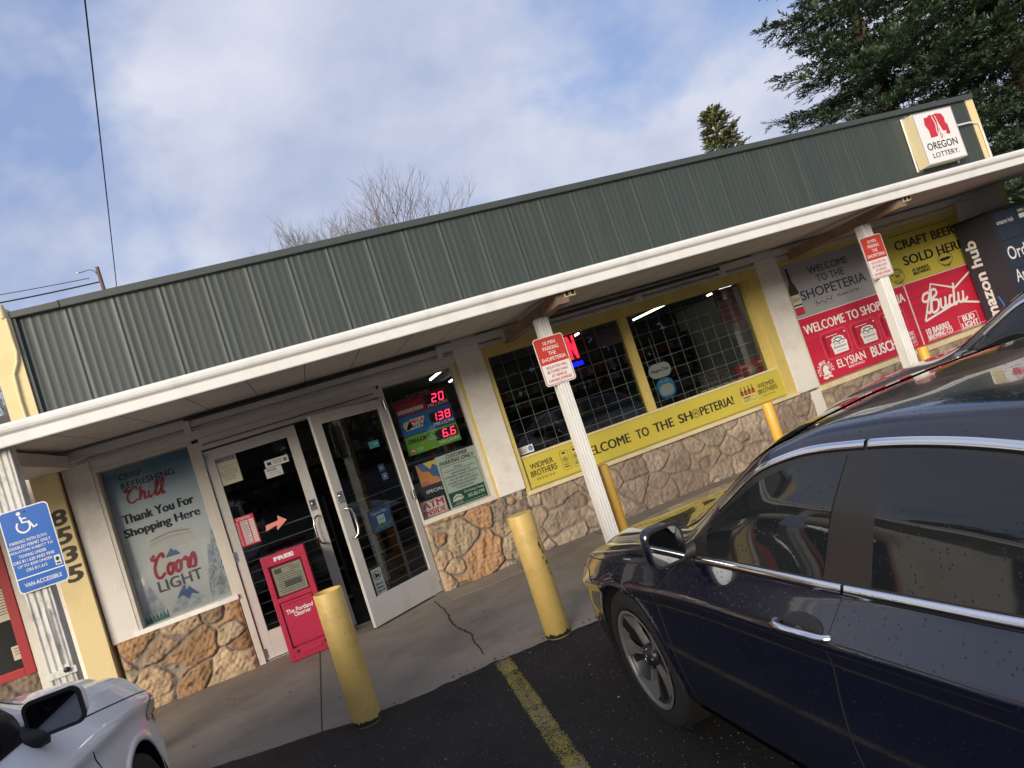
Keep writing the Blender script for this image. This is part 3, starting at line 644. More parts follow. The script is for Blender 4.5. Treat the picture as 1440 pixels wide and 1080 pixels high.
mblue = mat('mountain_blue', (.10, .17, .36), .5); snow = mat('snow_print', (.50, .55, .60), .5, var=.35, vscale=16, dirt=(.20, .26, .34), dscale=12, damt=.8); pine = mat('pine_print', (.07, .20, .20), .5, var=.5, vscale=25)
s.poly([(.31, .535), (.443, .529), (.410, .585), (.398, .575), (.374, .61)], mblue, 2)
rr = random.Random(4)
def ridge(x0, x1, y0, pk, n, mt, l):
    pts = [(x0, y0), (x1, y0)]
    for k in range(n + 1):
        t = 1 - k / n; pts.append((x0 + (x1 - x0) * t, y0 + pk(t) * rr.uniform(.86, 1.08)))
    s.poly(pts, mt, l, 'mountain_picture')
ridge(.60, .772, .03, lambda t: .12 + .62 * t ** .8, 12, snow, 1); ridge(.01, .17, .03, lambda t: .10 + .20 * (1 - abs(2 * t - 1.2)), 10, snow, 1); ridge(.22, .57, .02, lambda t: .235 * (1 - abs(2 * t - 1)) + .01, 14, snow, 2)
s.poly([(.30, .135), (.395, .245), (.40, .18), (.43, .215), (.50, .105), (.44, .14), (.40, .10), (.36, .15)], mblue, 3, 'mountain_picture')
ridge(.0, .20, .0, lambda t: .05 + .03 * math.sin(t * 40), 24, pine, 3); ridge(.61, .772, .03, lambda t: .06 + .05 * math.sin(t * 30), 14, snow, 3)
rr = random.Random(14)
for k in range(60):
    x, y = rr.uniform(.615, .765), rr.uniform(.12, .62)
    if y > .12 + .55 * ((x - .6) / .17): continue
    s.stroke([(x, y), (x + rr.uniform(.008, .03), y + rr.uniform(.01, .05))], .004, M['grey_ink'], 3, 'mountain_picture', smooth=False)
scr(s, s_C(.0) + s_o(.31) + s_o(.50) + s_r(.70) + s_s(.86), .175, .375, .37, .205, .026, cred, 4, .18)
s.text('LIGHT', .178, .240, .572, .345, mat('light_ink', (.13, .12, .12), .5), 4, .02)
s.rect(.64, .028, .765, .032, M['grey_ink'], 2); s.text('GREAT BEER GREAT RESPONSIBILITY', .63, .038, .765, .050, M['grey_ink'], 2)
s.done('blue and silver beer poster with a tall can filling the end window', 'poster')

# --- accessible parking sign
s = Sign('accessible_parking_sign', (-2.005, -1.775, 1.40), .298, .560, M['wht'], t=.003, r=.03, edge=M['steel'])
s.rect(.007, .007, .291, .553, M['blue_sign'], 1, r=.026)
def wheelchair(s, cx, cy, k, mt, l=2):
    s.disc(cx - .012 * k, cy + .078 * k, .011 * k, .011 * k, mt, l, 'symbol')
    s.ring(cx - .004 * k, cy, .034 * k, .036 * k, .010 * k, mt, l, 'symbol', 135, 395)
    s.stroke([(cx - .010 * k, cy + .062 * k), (cx - .004 * k, cy + .022 * k), (cx + .030 * k, cy + .020 * k), (cx + .046 * k, cy - .020 * k), (cx + .066 * k, cy - .012 * k)], .011 * k, mt, l, 'symbol', smooth=False)
    s.stroke([(cx - .008 * k, cy + .045 * k), (cx + .022 * k, cy + .043 * k)], .008 * k, mt, l, 'symbol', smooth=False)
wheelchair(s, .132, .435, 1.15, W_)
y = .352
for t, w in (('PARKING WITH D.M.V.', .225), ('DISABLED PERMIT ONLY', .25), ('VIOLATORS SUBJECT TO', .26), ('TOWING UNDER', .165), ('ORS 811.620 AND FINE', .245), ('UP TO $300 UNDER', .205), ('ORS 811.615', .125)):
    c = .135; s.text(t, c - w / 2, y - .021, c + w / 2, y, W_, 2, .012); y -= .0325
s.rect(.007, .098, .291, .105, W_, 2); s.text('VAN-ACCESSIBLE', .040, .038, .262, .066, W_, 2, .015)
s.rect(.245, .118, .282, .185, M['paperw'], 2, 'sticker'); s.disc(.263, .160, .011, .014, K_, 3, 'sticker'); s.rect(.252, .125, .275, .136, K_, 3, 'sticker')
s.disc(.155, .528, .007, .007, M['rust_dark'], 2, 'bolt'); s.disc(.155, .022, .007, .007, M['rust_dark'], 2, 'bolt')
s.done('blue accessible parking sign on the peeling white corner post', 'parking sign')

# --- ten minute parking signs
def ten_min(x, z, w, h, label, X=(1, 0, 0)):
    s = Sign('parking_limit_sign', (x, -1.318, z), w, h, M['wht'], X=X, t=.003, r=.03, edge=M['steel'])
    s.frame(.008, .008, w - .008, h - .008, .006, M['red_sign'], 1, 'border', r=.024); a = h * .44
    s.poly([(.010, a), (w - .010, a)] + [p for p in Sign.rr(.010, a, w - .010, h - .010, .022) if p[1] > a + .03], M['red_sign'], 2, 'red_panel')
    for t, q, tw in (('10 MIN', .875, .40), ('PARKING', .765, .52), ('THE', .655, .24), ('SHOPETERIA', .540, .80)): s.text(t, w / 2 - tw * w / 2, h * (q - .045), w / 2 + tw * w / 2, h * (q + .032), W_, 3, .01)
    for t, q, tw in (('VIOLATORS WILL', .365, .70), ('BE TOWED AWAY', .275, .68), ('AT VEHICLE', .185, .5), ('OWNERS EXPENSE', .095, .76)): s.text(t, w / 2 - tw * w / 2, h * (q - .027), w / 2 + tw * w / 2, h * (q + .032), M['red_ink'], 3, .004)
    s.disc(w / 2, h * .955, .005, .005, M['steel'], 4, 'bolt'); s.disc(w / 2, h * .035, .005, .005, M['steel'], 4, 'bolt')
    return s.done(label, 'parking sign', 'ten minute parking signs on the canopy posts')
ten_min(2.158, 1.645, .308, .452, 'red and white ten minute parking sign in front of the yellow framed window')
ten_min(6.125, 1.665, .308, .475, 'red and white ten minute parking sign in front of the grey welcome banner')

# --- left door papers
s = Sign('paper_notice', (-.847, .008, 1.725), .203, .270, M['paper'], t=.001)
s.rect(.0, .222, .203, .270, M['grey_vinyl'], 1); s.text('NOTICE', .015, .230, .188, .262, K_, 2, .02); s.ring(.10, .17, .05, .012, .003, M['grey_ink'], 1); s.lines(['ALL STATE LAWS FOR', 'TOBACCO AND ALCOHOL', 'APPLY IN HERE', 'ID REQUIRED'], .02, .185, .135, .016, .011, M['grey_ink'], 1)
s.done('yellowed NOTICE paper at the top left of the left door', 'notice')
s = Sign('paper_notice', (-.414, .008, 1.763), .226, .073, M['paperw'], t=.001); s.disc(.195, .036, .018, .018, M['grey_ink'], 1); s.rect(.02, .02, .06, .05, K_, 1); s.lines(['COOL DRINKS', 'OPEN LATE'], .075, .165, .058, .014, .010, K_, 1)
s.done('wide white notice strip near the top right of the left door', 'notice')
s = Sign('paper_notice', (-.433, .008, 1.662), .162, .096, M['paperw'], t=.001); s.text('HOURS', .02, .062, .11, .085, K_, 1, .02); s.lines(['MON TO SUN', '6 AM - 11 PM'], .02, .14, .05, .014, .009, M['grey_ink'], 1)
s.done('small white hours card just under the wide notice strip on the left door', 'notice')
s = Sign('paper_notice', (-.302, .052, 1.884), .112, .118, mat('olive_paper', (.16, .16, .10), .7), t=.001); s.rect(.02, .03, .09, .09, M['grey_ink'], 1)
s.done('dim olive paper taped inside the top right corner of the left door', 'notice')
s = Sign('price_list', (-.842, .008, 1.105), .190, .290, M['red_ink'], t=.001)
s.text('ATTENTION', .03, .255, .16, .280, W_, 1, .01); rr = random.Random(2)
for k in range(11):
    y = .015 + k * .0212; s.rect(.055, y, .125, y + .0165, M['paperw'], 1); s.rect(.135, y, .180, y + .0165, M['paperw'], 1); s.rect(.06, y + .005, .06 + rr.uniform(.03, .06), y + .010, M['grey_ink'], 2); s.text('$%d' % rr.randint(1, 9), .012, y, .035, y + .014, W_, 1)
s.done('red and white price list taped low on the left door', 'price list')
pinkm = mat('pink_paper', (.85, .32, .24), .7)
b = MB(); pts = [(-.583, 1.180), (-.475, 1.205), (-.483, 1.155), (-.372, 1.225), (-.445, 1.292), (-.452, 1.245), (-.575, 1.235)]
b.prism([(x, .006, z) for x, z in pts], (0, -.0015, 0), pinkm); tag(b.build('paper_arrow'), 'pink paper arrow pointing right on the left door', 'arrow')

# --- right door stickers
DX = (math.cos(R(30.6)), math.sin(R(30.6)), 0); DN = (math.sin(R(30.6)), -math.cos(R(30.6)), 0)
def on_door(u, z): return (.105 + DX[0] * u + DN[0] * .0065, -.448 + DX[1] * u + DN[1] * .0065, z)
teal = mat('teal_print', (.03, .26, .27), .5); dblue = mat('dark_blue_print', (.015, .05, .13), .5); dimw = mat('dim_white_print', (.32, .36, .40), .6)
s = Sign('door_sticker', on_door(.55, 1.625), .125, .072, teal, X=DX, t=.0008); s.rect(.05, .03, .115, .045, dimw, 1); s.done('teal sticker high on the open right door', 'sticker')
s = Sign('door_sticker', on_door(.575, 1.375), .075, .075, dblue, X=DX, t=.0008); s.text('ADT', .012, .024, .063, .05, dimw, 1, .02); s.done('dark blue alarm sticker at mid height on the open right door', 'sticker')
s = Sign('door_sticker', on_door(.585, 1.285), .075, .075, dblue, X=DX, t=.0008); s.ring(.037, .037, .028, .028, .004, dimw, 1); s.disc(.037, .037, .012, .014, dimw, 1); s.done('round badge sticker below the alarm sticker on the open right door', 'sticker')
s = Sign('door_poster', on_door(.30, .83), .25, .215, dblue, X=DX, t=.0008); s.text('Express Mart', .03, .160, .22, .195, dimw, 1, .01); s.rect(.08, .07, .17, .15, mat('pale_green_print', (.25, .36, .30), .6), 1)
for k in range(9): s.disc(.04 + k * .022, .03 + .012 * (k % 3), .018, .016, mat('cup_green', (.05, .12, .08), .6) if k == 0 else bpy.data.materials['cup_green'], 1)
s.text('$1.99', .10, .095, .15, .115, K_, 2); s.done('blue drinks poster behind the handle of the open right door', 'poster')
s = Sign('door_sticker', on_door(.128, .262), .118, .262, mat('grey_green_sticker', (.30, .34, .32), .6), X=DX, t=.0008)
s.ring(.059, .195, .040, .040, .006, K_, 1); s.disc(.048, .195, .012, .022, K_, 2); s.disc(.072, .192, .010, .018, K_, 2); s.lines(['SERVICE', 'ANIMALS', 'WELCOME'], .015, .103, .125, .022, .012, K_, 1, .015)
s.done('grey service animal sticker at the bottom of the open right door', 'sticker')

# --- lottery window: jackpot display, posters
s = Sign('jackpot_display', (.972, .14, 1.425), .60, .64, M['black'], t=.05)
pred = mat('jackpot_red', (.40, .02, .05), .5, var=.3, vscale=6); pblue = mat('jackpot_blue', (.02, .16, .45), .5); pgreen = mat('jackpot_green', (.16, .42, .04), .5)
s.text('PLAY HERE', .16, .605, .42, .632, dimw, 1, .01)
s.rect(.0, .425, .595, .60, pred, 1); s.rect(.0, .205, .595, .418, pblue, 1); s.rect(.0, .0, .595, .198, pgreen, 1)
for y0, y1 in ((.44, .575), (.268, .37), (.068, .175)): s.rect(.335, y0, .585, y1, M['black'], 2)
seven(s, '2', .41, .475, .058, .092, M['led']); seven(s, '0', .49, .475, .058, .092, M['led'])
seven(s, '1', .355, .275, .05, .085, M['led']); seven(s, '3', .42, .275, .058, .085, M['led']); seven(s, '8', .50, .275, .058, .085, M['led'])
seven(s, '6', .41, .080, .058, .085, M['led']); seven(s, '6', .50, .080, .058, .085, M['led']); s.rect(.477, .080, .488, .091, M['led'], 3, 'led_digits')
for y, t in ((.437, 'MILLION'), (.225, 'MILLION'), (.022, 'MILLION')): s.text(t, .355, y, .575, y + .032, W_, 3, .02)
for k, ch in enumerate('POWERBALL'): s.disc(.035 + k * .032, .47, .016, .022, W_, 3); s.text(ch, .027 + k * .032, .458, .043 + k * .032, .482, K_, 4, .01)
s.stroke([(.04, .55), (.10, .575), (.18, .56), (.26, .585)], .02, mat('jackpot_dim_red', (.20, .01, .03), .5), 2)
s.disc(.085, .315, .05, .045, mat('jackpot_gold', (.75, .55, .15), .5), 2); s.poly([(.05, .262), (.25, .268), (.285, .37), (.12, .372)], W_, 2); s.text('MEGA', .12, .318, .275, .362, RD, 3, .05); s.text('MILLIONS', .095, .275, .275, .310, K_, 3, .04)
s.text("OREGON'S", .035, .118, .285, .168, K_, 3, .05); s.text('game', .17, .088, .24, .112, mat('orange_ink', (.8, .3, .03), .5), 3, .02)
s.rect(.03, .018, .085, .062, RD, 2); s.text('M', .038, .024, .077, .056, W_, 3, .03); s.text('OREGON', .10, .042, .17, .056, W_, 3); s.text('LOTTERY', .10, .022, .17, .036, W_, 3)
s.done('lottery jackpot display with three red lit amounts in the window beside the open door', 'lottery display')
s = Sign('specials_poster', (.985, .098, .94), .255, .385, M['black'], t=.001); org = mat('map_orange', (.72, .30, .08), .5); mpb = mat('map_blue', (.06, .16, .33), .5); mpy = mat('map_yellow', (.75, .58, .12), .5); mpk = mat('map_coral', (.62, .17, .10), .5)
s.rect(.01, .135, .235, .372, org, 1); s.poly([(.02, .372), (.235, .372), (.235, .14), (.20, .20), (.16, .21), (.13, .27), (.06, .29)], mpb, 2); s.poly([(.09, .372), (.235, .372), (.235, .30), (.19, .34), (.15, .29), (.12, .33)], mpy, 3); s.poly([(.01, .135), (.12, .135), (.07, .19), (.01, .17)], mpk, 2)
s.text('SPECIALS', .035, .05, .25, .085, W_, 1, .02); s.done('orange and blue map poster over the word SPECIALS in the lottery window', 'poster')
s = Sign('cash_machine_sign', (.915, .092, .757), .275, .168, M['wht'], t=.001); s.frame(.004, .004, .271, .164, .003, RD, 1); s.text('ATM', .02, .085, .255, .155, RD, 2, .035); s.text('INSIDE', .015, .015, .26, .070, RD, 2, .03)
s.done('white sign with red letters ATM INSIDE low in the lottery window', 'sign')
pale = mat('pale_green_sign', (.58, .66, .57), .5); dkg = mat('dark_green_sign', (.012, .12, .06), .5)
s = Sign('towing_notice', (1.213, .085, .752), .452, .575, pale, t=.002)
s.text('CUSTOMER', .115, .520, .355, .562, K_, 2, .02, .25); s.text('PARKING ONLY', .025, .468, .425, .510, K_, 2, .02, .25); s.frame(.022, .012, .430, .452, .004, K_, 1); s.rect(.026, .016, .426, .165, dkg, 1)
s.text('Please', .17, .408, .26, .430, K_, 2, 0, .3); s.text('PARK IN MARKED SPACES WHILE SHOPPING', .05, .385, .40, .398, K_, 2)
for t, y in (('UNAUTHORIZED OR', .350), ('IMPROPERLY PARKED VEHICLES', .317), ('WILL BE IMPOUNDED AT', .284), ("OWNER'S RISK AND EXPENSE", .251), ('MONITORED & ENFORCED', .218), ('24 HOURS A DAY', .185)): hw = .0072 * len(t); s.text(t, .226 - hw, y, .226 + hw, y + .020, K_, 2, .008, .2)
s.text('21st Century Towing', .19, .112, .415, .145, W_, 2, .02, .2); s.text('503-282-7799', .22, .062, .41, .098, W_, 2, .03, .1)
s.poly([(.045, .065), (.06, .11), (.10, .135), (.15, .125), (.175, .085), (.155, .07)], W_, 2); s.stroke([(.06, .09), (.11, .11), (.16, .095)], .008, dkg, 3); s.text('TOWING', .07, .035, .15, .052, W_, 2); s.rect(.04, .026, .41, .031, pale, 2)
s.done('pale green customer parking only notice with a dark green foot in the lottery window', 'notice')

# --- yellow welcome banner under the big window
s = Sign('welcome_banner', (2.105, -.026, .682), 3.53, .322, M['yellow_vinyl'], t=.002); IK = M['ink']
s.text('WIDMER', .050, .190, .330, .248, IK, 2, .012); s.text('BROTHERS', .035, .108, .350, .172, IK, 2, .012); s.text('B R E W I N G', .090, .058, .300, .082, IK, 2)
for x in (.415, .545):
    s.frame(x, .055, x + .10, .275, .003, IK, 2, r=.028); s.ring(x + .05, .17, .030, .030, .004, IK, 2); s.text('W', x + .032, .152, x + .068, .188, IK, 2, .02); s.rect(x + .03, .235, x + .07, .255, IK, 2); s.rect(x + .02, .085, x + .08, .095, IK, 2); s.text('HEFE', x + .02, .105, x + .08, .125, IK, 2)
s.text('WELCOME', .615, .105, 1.295, .210, IK, 2, .030); s.text('TO', 1.375, .105, 1.545, .210, IK, 2, .030); s.text('THE', 1.615, .105, 1.885, .210, IK, 2, .030); s.text('SH', 1.955, .105, 2.145, .210, IK, 2, .030)
s.ring(2.20, .155, .048, .052, .006, IK, 2); s.ring(2.20, .155, .034, .038, .003, IK, 2); s.text('W', 2.175, .135, 2.225, .175, IK, 2, .02); s.text('PETERIA!', 2.26, .105, 2.745, .210, IK, 2, .030)
brn = mat('bottle_print', (.10, .035, .03), .5)
for k in range(4): x = 2.865 + k * .055; s.rect(x, .155, x + .042, .205, brn, 2); s.poly([(x + .004, .205), (x + .038, .205), (x + .027, .225), (x + .027, .262), (x + .015, .262), (x + .015, .225)], brn, 2); s.rect(x + .006, .165, x + .036, .19, RD, 3)
s.rect(2.86, .05, 3.085, .155, mat('carton_print', (.62, .52, .16), .5), 2); s.text('HEFE', 2.88, .075, 2.98, .105, IK, 3); s.ring(3.03, .10, .03, .03, .004, IK, 3); s.rect(2.88, .12, 2.99, .135, brn, 3)
s.text('WIDMER', 3.125, .178, 3.385, .232, IK, 2, .012); s.text('BROTHERS', 3.115, .108, 3.40, .165, IK, 2, .012); s.text('B R E W I N G', 3.165, .065, 3.345, .085, IK, 2)
s.done('long yellow WELCOME TO THE SHOPETERIA banner along the foot of the big window', 'banner')

# --- right-hand billboards
gv = M['grey_vinyl']; NV = M['navy']
s = Sign('welcome_sign', (6.118, -.004, 1.516), 1.622, .709, gv, t=.004)
s.text('WELCOME', .415, .502, 1.075, .595, NV, 2, .012); s.text('TO THE', .505, .372, .960, .468, NV, 2, .012); s.text('SHOPETERIA', .185, .200, 1.275, .325, NV, 2, .014)
bt = mat('beer_bottle_print', (.055, .035, .03), .45)
s.poly([(.035, .04), (.165, .04), (.172, .34), (.15, .42), (.125, .47), (.118, .62), (.122, .655), (.075, .655), (.079, .62), (.072, .47), (.045, .42), (.028, .34)], bt, 2); s.rect(.032, .175, .168, .30, M['paper'], 3); s.rect(.034, .05, .166, .13, RD, 3); s.text('BREW', .045, .21, .155, .26, NV, 4); s.rect(.034, .135, .166, .155, M['paperw'], 3)
s.stroke([(.375, .095), (.39, .14), (.42, .10), (.47, .125), (.52, .10), (.57, .135), (.62, .11), (.645, .15)], .010, NV, 2); s.frame(.36, .075, .66, .165, .003, NV, 2); s.text('Michelob ULTRA', .735, .115, 1.11, .150, NV, 2, .003, .2)
s.poly([(1.49, .0), (1.56, .0), (1.56, .16), (1.49, .14)], bt, 2)
s.done('silver grey WELCOME TO THE SHOPETERIA sign with a brown bottle in its corner', 'sign')
s = Sign('craft_beer_sign', (7.742, -.004, 1.516), 1.55, .709, M['yellow_vinyl'], t=.004)
s.rect(.24, .655, 1.35, .663, K_, 2); s.text('CRAFT BEER', .285, .455, 1.405, .580, K_, 2, .03); s.text('SOLD HERE', .345, .225, 1.48, .355, K_, 2, .03)
s.ring(.165, .125, .115, .105, .007, K_, 2); s.ring(.165, .125, .060, .055, .005, K_, 2); s.text('W', .125, .095, .205, .155, K_, 3, .03); s.arctext('WIDMER BROTHERS', .165, .125, .088, .026, 170, 10, K_); s.arctext('BREWING', .165, .125, .088, .026, 215, 325, K_)
s.text('10 BARREL', .44, .115, .76, .160, K_, 2, .05); s.text('BREWING', .44, .065, .76, .110, K_, 2, .05)
s.ring(1.07, .155, .135, .085, .008, K_, 2); s.poly([(.95, .155), (1.0, .175), (1.14, .178), (1.19, .155), (1.14, .135), (1.0, .132)], K_, 2); s.arctext('ELYSIAN', 1.07, .155, .105, .032, 150, 30, K_); s.arctext('BREWING', 1.07, .155, .105, .03, 215, 325, K_)
s.done('yellow CRAFT BEER SOLD HERE sign behind the dark parcel locker', 'sign')
cr = M['crimson']; cd = M['crimson_dark']
s = Sign('red_beer_sign', (6.118, -.006, .650), 1.845, .862, cr, t=.004)
for y in (.20, .41, .64): s.rect(.0, y, 1.845, y + .004, cd, 1)
s.rect(1.823, .0, 1.845, .862, W_, 1); s.rect(1.832, .0, 1.836, .862, cr, 2); s.rect(0, .852, 1.845, .862, W_, 1)
s.text('WELCOME TO SHOPETERIA', .055, .640, 1.780, .760, W_, 2, .035)
for k, x in enumerate((.265, .765, 1.255)):
    pk = mat('carton_red', (.50, .02, .05), .5) if k == 0 else bpy.data.materials['carton_red']
    s.frame(x - .015, .240, x + .43, .590, .006, mat('carton_glow', (.72, .18, .22), .5) if k == 0 else bpy.data.materials['carton_glow'], 1, r=.06); s.poly([(x + .03, .275), (x + .40, .275), (x + .405, .555), (x + .06, .57), (x + .01, .53)], pk, 2); s.poly([(x + .03, .275), (x + .055, .31), (x + .06, .57), (x + .01, .53)], cd, 3)
    lab = [(x + .125, .285), (x + .36, .285), (x + .365, .36), (x + .375, .42), (x + .345, .445), (x + .345, .48), (x + .29, .505), (x + .19, .505), (x + .14, .48), (x + .14, .445), (x + .105, .42), (x + .12, .36)]
    s.poly(lab, W_, 3); s.rect(x + .07, .527, x + .26, .535, W_, 3); s.disc(x + .38, .535, .012, .012, W_, 3)
    s.stroke([(x + .17, .47), (x + .24, .485), (x + .31, .47)], .014, NV, 4); s.stroke([(x + .15, .435), (x + .20, .45), (x + .24, .43), (x + .29, .45), (x + .34, .435)], .014, NV, 4); s.text('King of', .0 + x + .16, .395, x + .33, .42, NV, 4); s.text('Budweiser', x + .14, .355, x + .35, .385, NV, 4, .01, .2); s.rect(x + .17, .315, x + .32, .322, M['grey_vinyl'], 4)
s.text('ELYSIAN', .375, .105, .845, .215, W_, 2, .02); s.text('BREWING', .53, .062, .80, .092, W_, 2, .01); s.text('BUSCH', .945, .085, 1.40, .225, W_, 2, .04); 
s.ring(.175, .135, .078, .085, .006, W_, 2); s.arctext('ROLLING ROCK', .175, .135, .112, .04, 205, -20, W_, 2, .03)
s.poly([(.12, .075), (.23, .075), (.225, .11), (.205, .135), (.235, .15), (.225, .175), (.19, .205), (.175, .20), (.145, .185), (.125, .14), (.135, .11)], W_, 3); s.stroke([(.105, .055), (.15, .04), (.20, .055), (.25, .04)], .026, W_, 2)
s.frame(1.545, .04, 1.73, .235, .005, W_, 2)
for k, t in enumerate(('GOOSE', 'ISLAND', 'BEER CO')): s.text(t, 1.56, .185 - k * .058, 1.715, .228 - k * .058, W_, 2, .04)
s.done('red WELCOME TO SHOPETERIA beer sign with three cartons below the grey sign', 'sign')
s = Sign('red_beer_sign', (7.965, -.006, .650), 1.32, .862, cr, t=.004)
for y in (.20, .41, .64): s.rect(.0, y, 1.32, y + .004, cd, 1)
s.rect(0, .852, 1.32, .862, W_, 1); s.rect(.06, .022, 1.2, .026, W_, 1)
s.stroke([(.14, .295), (.44, .755), (.83, .60), (1.20, .755)], .028, W_, 2, smooth=False); s.stroke([(.14, .295), (.80, .405), (1.20, .295)], .028, W_, 2, smooth=False)
bud = [[(.12, .95), (.0, .9), (-.03, .62), (.08, .58), (.14, .85), (.13, .4), (.08, .0), (.02, .1)], [(.16, .98), (.26, 1.0), (.29, .78), (.17, .56), (.30, .45), (.27, .05), (.14, -.02), (.15, .5), (.17, .98)],
       [(.36, .5), (.35, .1), (.41, .0), (.46, .2), (.47, .5), (.46, .1), (.50, .02), (.54, .12)], [(.64, .42), (.58, .45), (.55, .15), (.60, .0), (.66, .15), (.70, 1.0), (.66, .1), (.70, .0), (.74, .12)], [(.78, .5), (.77, .1), (.83, .0), (.88, .2), (.89, .5), (.88, .1), (.92, .0), (.98, .15)]]
scr(s, bud, .20, .385, .80, .285, .034, W_, 3, .22)
s.text('10 BARREL', .09, .110, .545, .195, W_, 2, .05); s.text('BREWING CO', .09, .035, .545, .105, W_, 2, .05); s.frame(.70, .005, 1.06, .205, .006, W_, 2); s.text('BUD', .77, .112, 1.0, .190, W_, 3, .05); s.text('LIGHT', .725, .02, 1.04, .100, W_, 3, .05)
s.done('red beer sign with a white script name in a bow tie outline', 'sign')

# --- things in and on the big window
s = Sign('alarm_sticker', (2.102, .066, 1.047), .19, .085, M['paperw'], t=.0008); s.disc(.155, .045, .026, .026, M['blue_sign'], 1); s.text('ADT', .14, .037, .17, .053, W_, 2, .02); s.rect(.02, .02, .10, .028, M['grey_ink'], 1); s.rect(.02, .045, .11, .05, M['grey_ink'], 1); s.done('white alarm company sticker in the bottom corner of the big window', 'sticker')
fad = mat('faded_red_print', (.36, .19, .19), .6); fadw = mat('faded_white_print', (.28, .26, .27), .6)
s = Sign('cash_machine_sign', (3.425, .085, 1.935), .325, .185, fadw, t=.0008); s.text('ATM', .05, .10, .28, .17, fad, 1, .04); s.text('INSIDE', .03, .015, .30, .08, fad, 1, .03); s.done('faded cash machine sign taped at the top of the big window', 'sign')
s = Sign('neon_open_sign', (2.75, .21, 1.80), .50, .40, M['black'], t=.03); s.rect(.0, .0, .50, .055, M['neon_blue'], 1, 'blue_tube'); 
for k, ch in enumerate('OPEN'): s.text(ch, .012 + k * .118, .09, .122 + k * .118, .37, M['neon_red'], 1, .07, part='red_tubes')
s.done('red neon OPEN sign with a blue bar partly hidden by the parking sign', 'neon sign')
s = Sign('hanging_sign', (3.955, .10, 1.365), .305, .175, M['wht'], t=.004, r=.085); s.frame(.006, .006, .299, .169, .004, M['cream_trim'], 1, r=.08); s.text('Häagen-Dazs', .03, .062, .275, .115, K_, 2, .012); s.mb('chain').tube([(.15, .0, .175), (.145, .0, .50)], .003, M['mesh'], 5); s.done('white oval ice cream sign hanging on a chain in the big window', 'hanging sign')
s = Sign('hanging_sign', (4.00, .10, 1.115), .235, .235, mat('sky_blue_print', (.10, .38, .68), .5), t=.004, r=.085); s.rect(.024, .028, .211, .165, M['paperw'], 1, r=.06); s.text('ice cold', .06, .19, .175, .212, W_, 2, .01); s.done('blue and white rounded sign hanging under the oval sign', 'hanging sign')
tomato = mat('tomato_print', (.50, .05, .05), .5, var=.3, vscale=9)
s = Sign('snack_display', (5.14, .14, 1.05), .46, .16, tomato, t=.06); s.disc(.23, .05, .05, .05, M['grey_vinyl'], 1); s.rect(.06, .10, .16, .13, M['paper'], 1); s.rect(.30, .03, .42, .06, K_, 1); s.rect(.34, .10, .42, .125, M['paper'], 1); s.done('red snack carton standing in the right corner of the big window', 'carton')
s = Sign('pink_poster', (5.17, .14, 1.72), .30, .46, mat('dim_pink_print', (.30, .07, .10), .5, var=.3, vscale=5), t=.001); s.rect(.04, .25, .24, .30, fadw, 1); s.rect(.06, .12, .22, .15, fadw, 1); s.done('dim pink poster in the upper right corner of the big window', 'poster')
b = MB(); bk_ = mat('wicker_print', (.16, .13, .085), .8, var=.4, vscale=40, bump=.6)
b.box(4.62, 5.02, .16, .36, 1.03, 1.06, bk_, .01)
for k in range(11): b.box(4.62 + k * .038, 4.635 + k * .038, .155, .165, 1.05, 1.27, bk_)
for k in range(5): b.box(4.61, 5.04, .15, .158, 1.07 + k * .045, 1.085 + k * .045, bk_)
tag(b.build('wire_basket'), 'brown slatted basket behind the glass beside the snack carton', 'basket')
b = MB(); rr = random.Random(8)
for k in range(6): x = 4.55 + k * .11; b.box(x, x + .085, .10, .12, 1.037, 1.050 + .004 * (k % 2), M['paperw'])
tag(b.build('card_strip'), 'row of small white cards along the sill of the big window', 'card')

# --- lottery box sign on the parapet
s = Sign('lottery_box_sign', (8.88, -.195, 2.945), .745, .745, M['wht'], t=.165, edge=M['cream_trim']); s.frame(0, 0, .745, .745, .014, M['grey_vinyl'], 1)
s.poly([(.190, .665), (.235, .655), (.30, .685), (.345, .672), (.43, .690), (.525, .668), (.555, .60), (.545, .54), (.575, .50), (.572, .365), (.50, .372), (.505, .42), (.455, .43), (.43, .52), (.40, .58), (.385, .48), (.36, .395), (.325, .37), (.20, .365), (.205, .47), (.165, .56)], RD, 2, 'emblem')
s.stroke([(.335, .66), (.36, .54), (.34, .44), (.36, .33)], .016, W_, 3, 'emblem'); s.stroke([(.39, .66), (.41, .55), (.40, .47)], .013, W_, 3, 'emblem'); s.stroke([(.40, .47), (.385, .36), (.40, .335), (.42, .40)], .010, RD, 3, 'emblem'); s.stroke([(.44, .42), (.435, .36), (.455, .345), (.48, .385), (.51, .42)], .010, W_, 3, 'emblem')
s.text('OREGON', .075, .195, .645, .300, K_, 2, .012); s.text('LOTTERY.', .125, .080, .620, .150, K_, 2, .008)
s.mb('bracket').box(.02, .06, .16, .19, -.03, .02, M['steel']); s.mb('bracket').box(.68, .72, .12, .19, -.05, .02, M['steel']); s.mb('bracket').box(.0, .03, .10, .16, .745, .775, M['steel']); s.mb('bracket').tube([(-.03, .165, -.02), (-.01, .165, .76)], .012, M['white'], 6)
s.done('white lottery box sign with a red emblem at the far end of the green parapet', 'box sign')

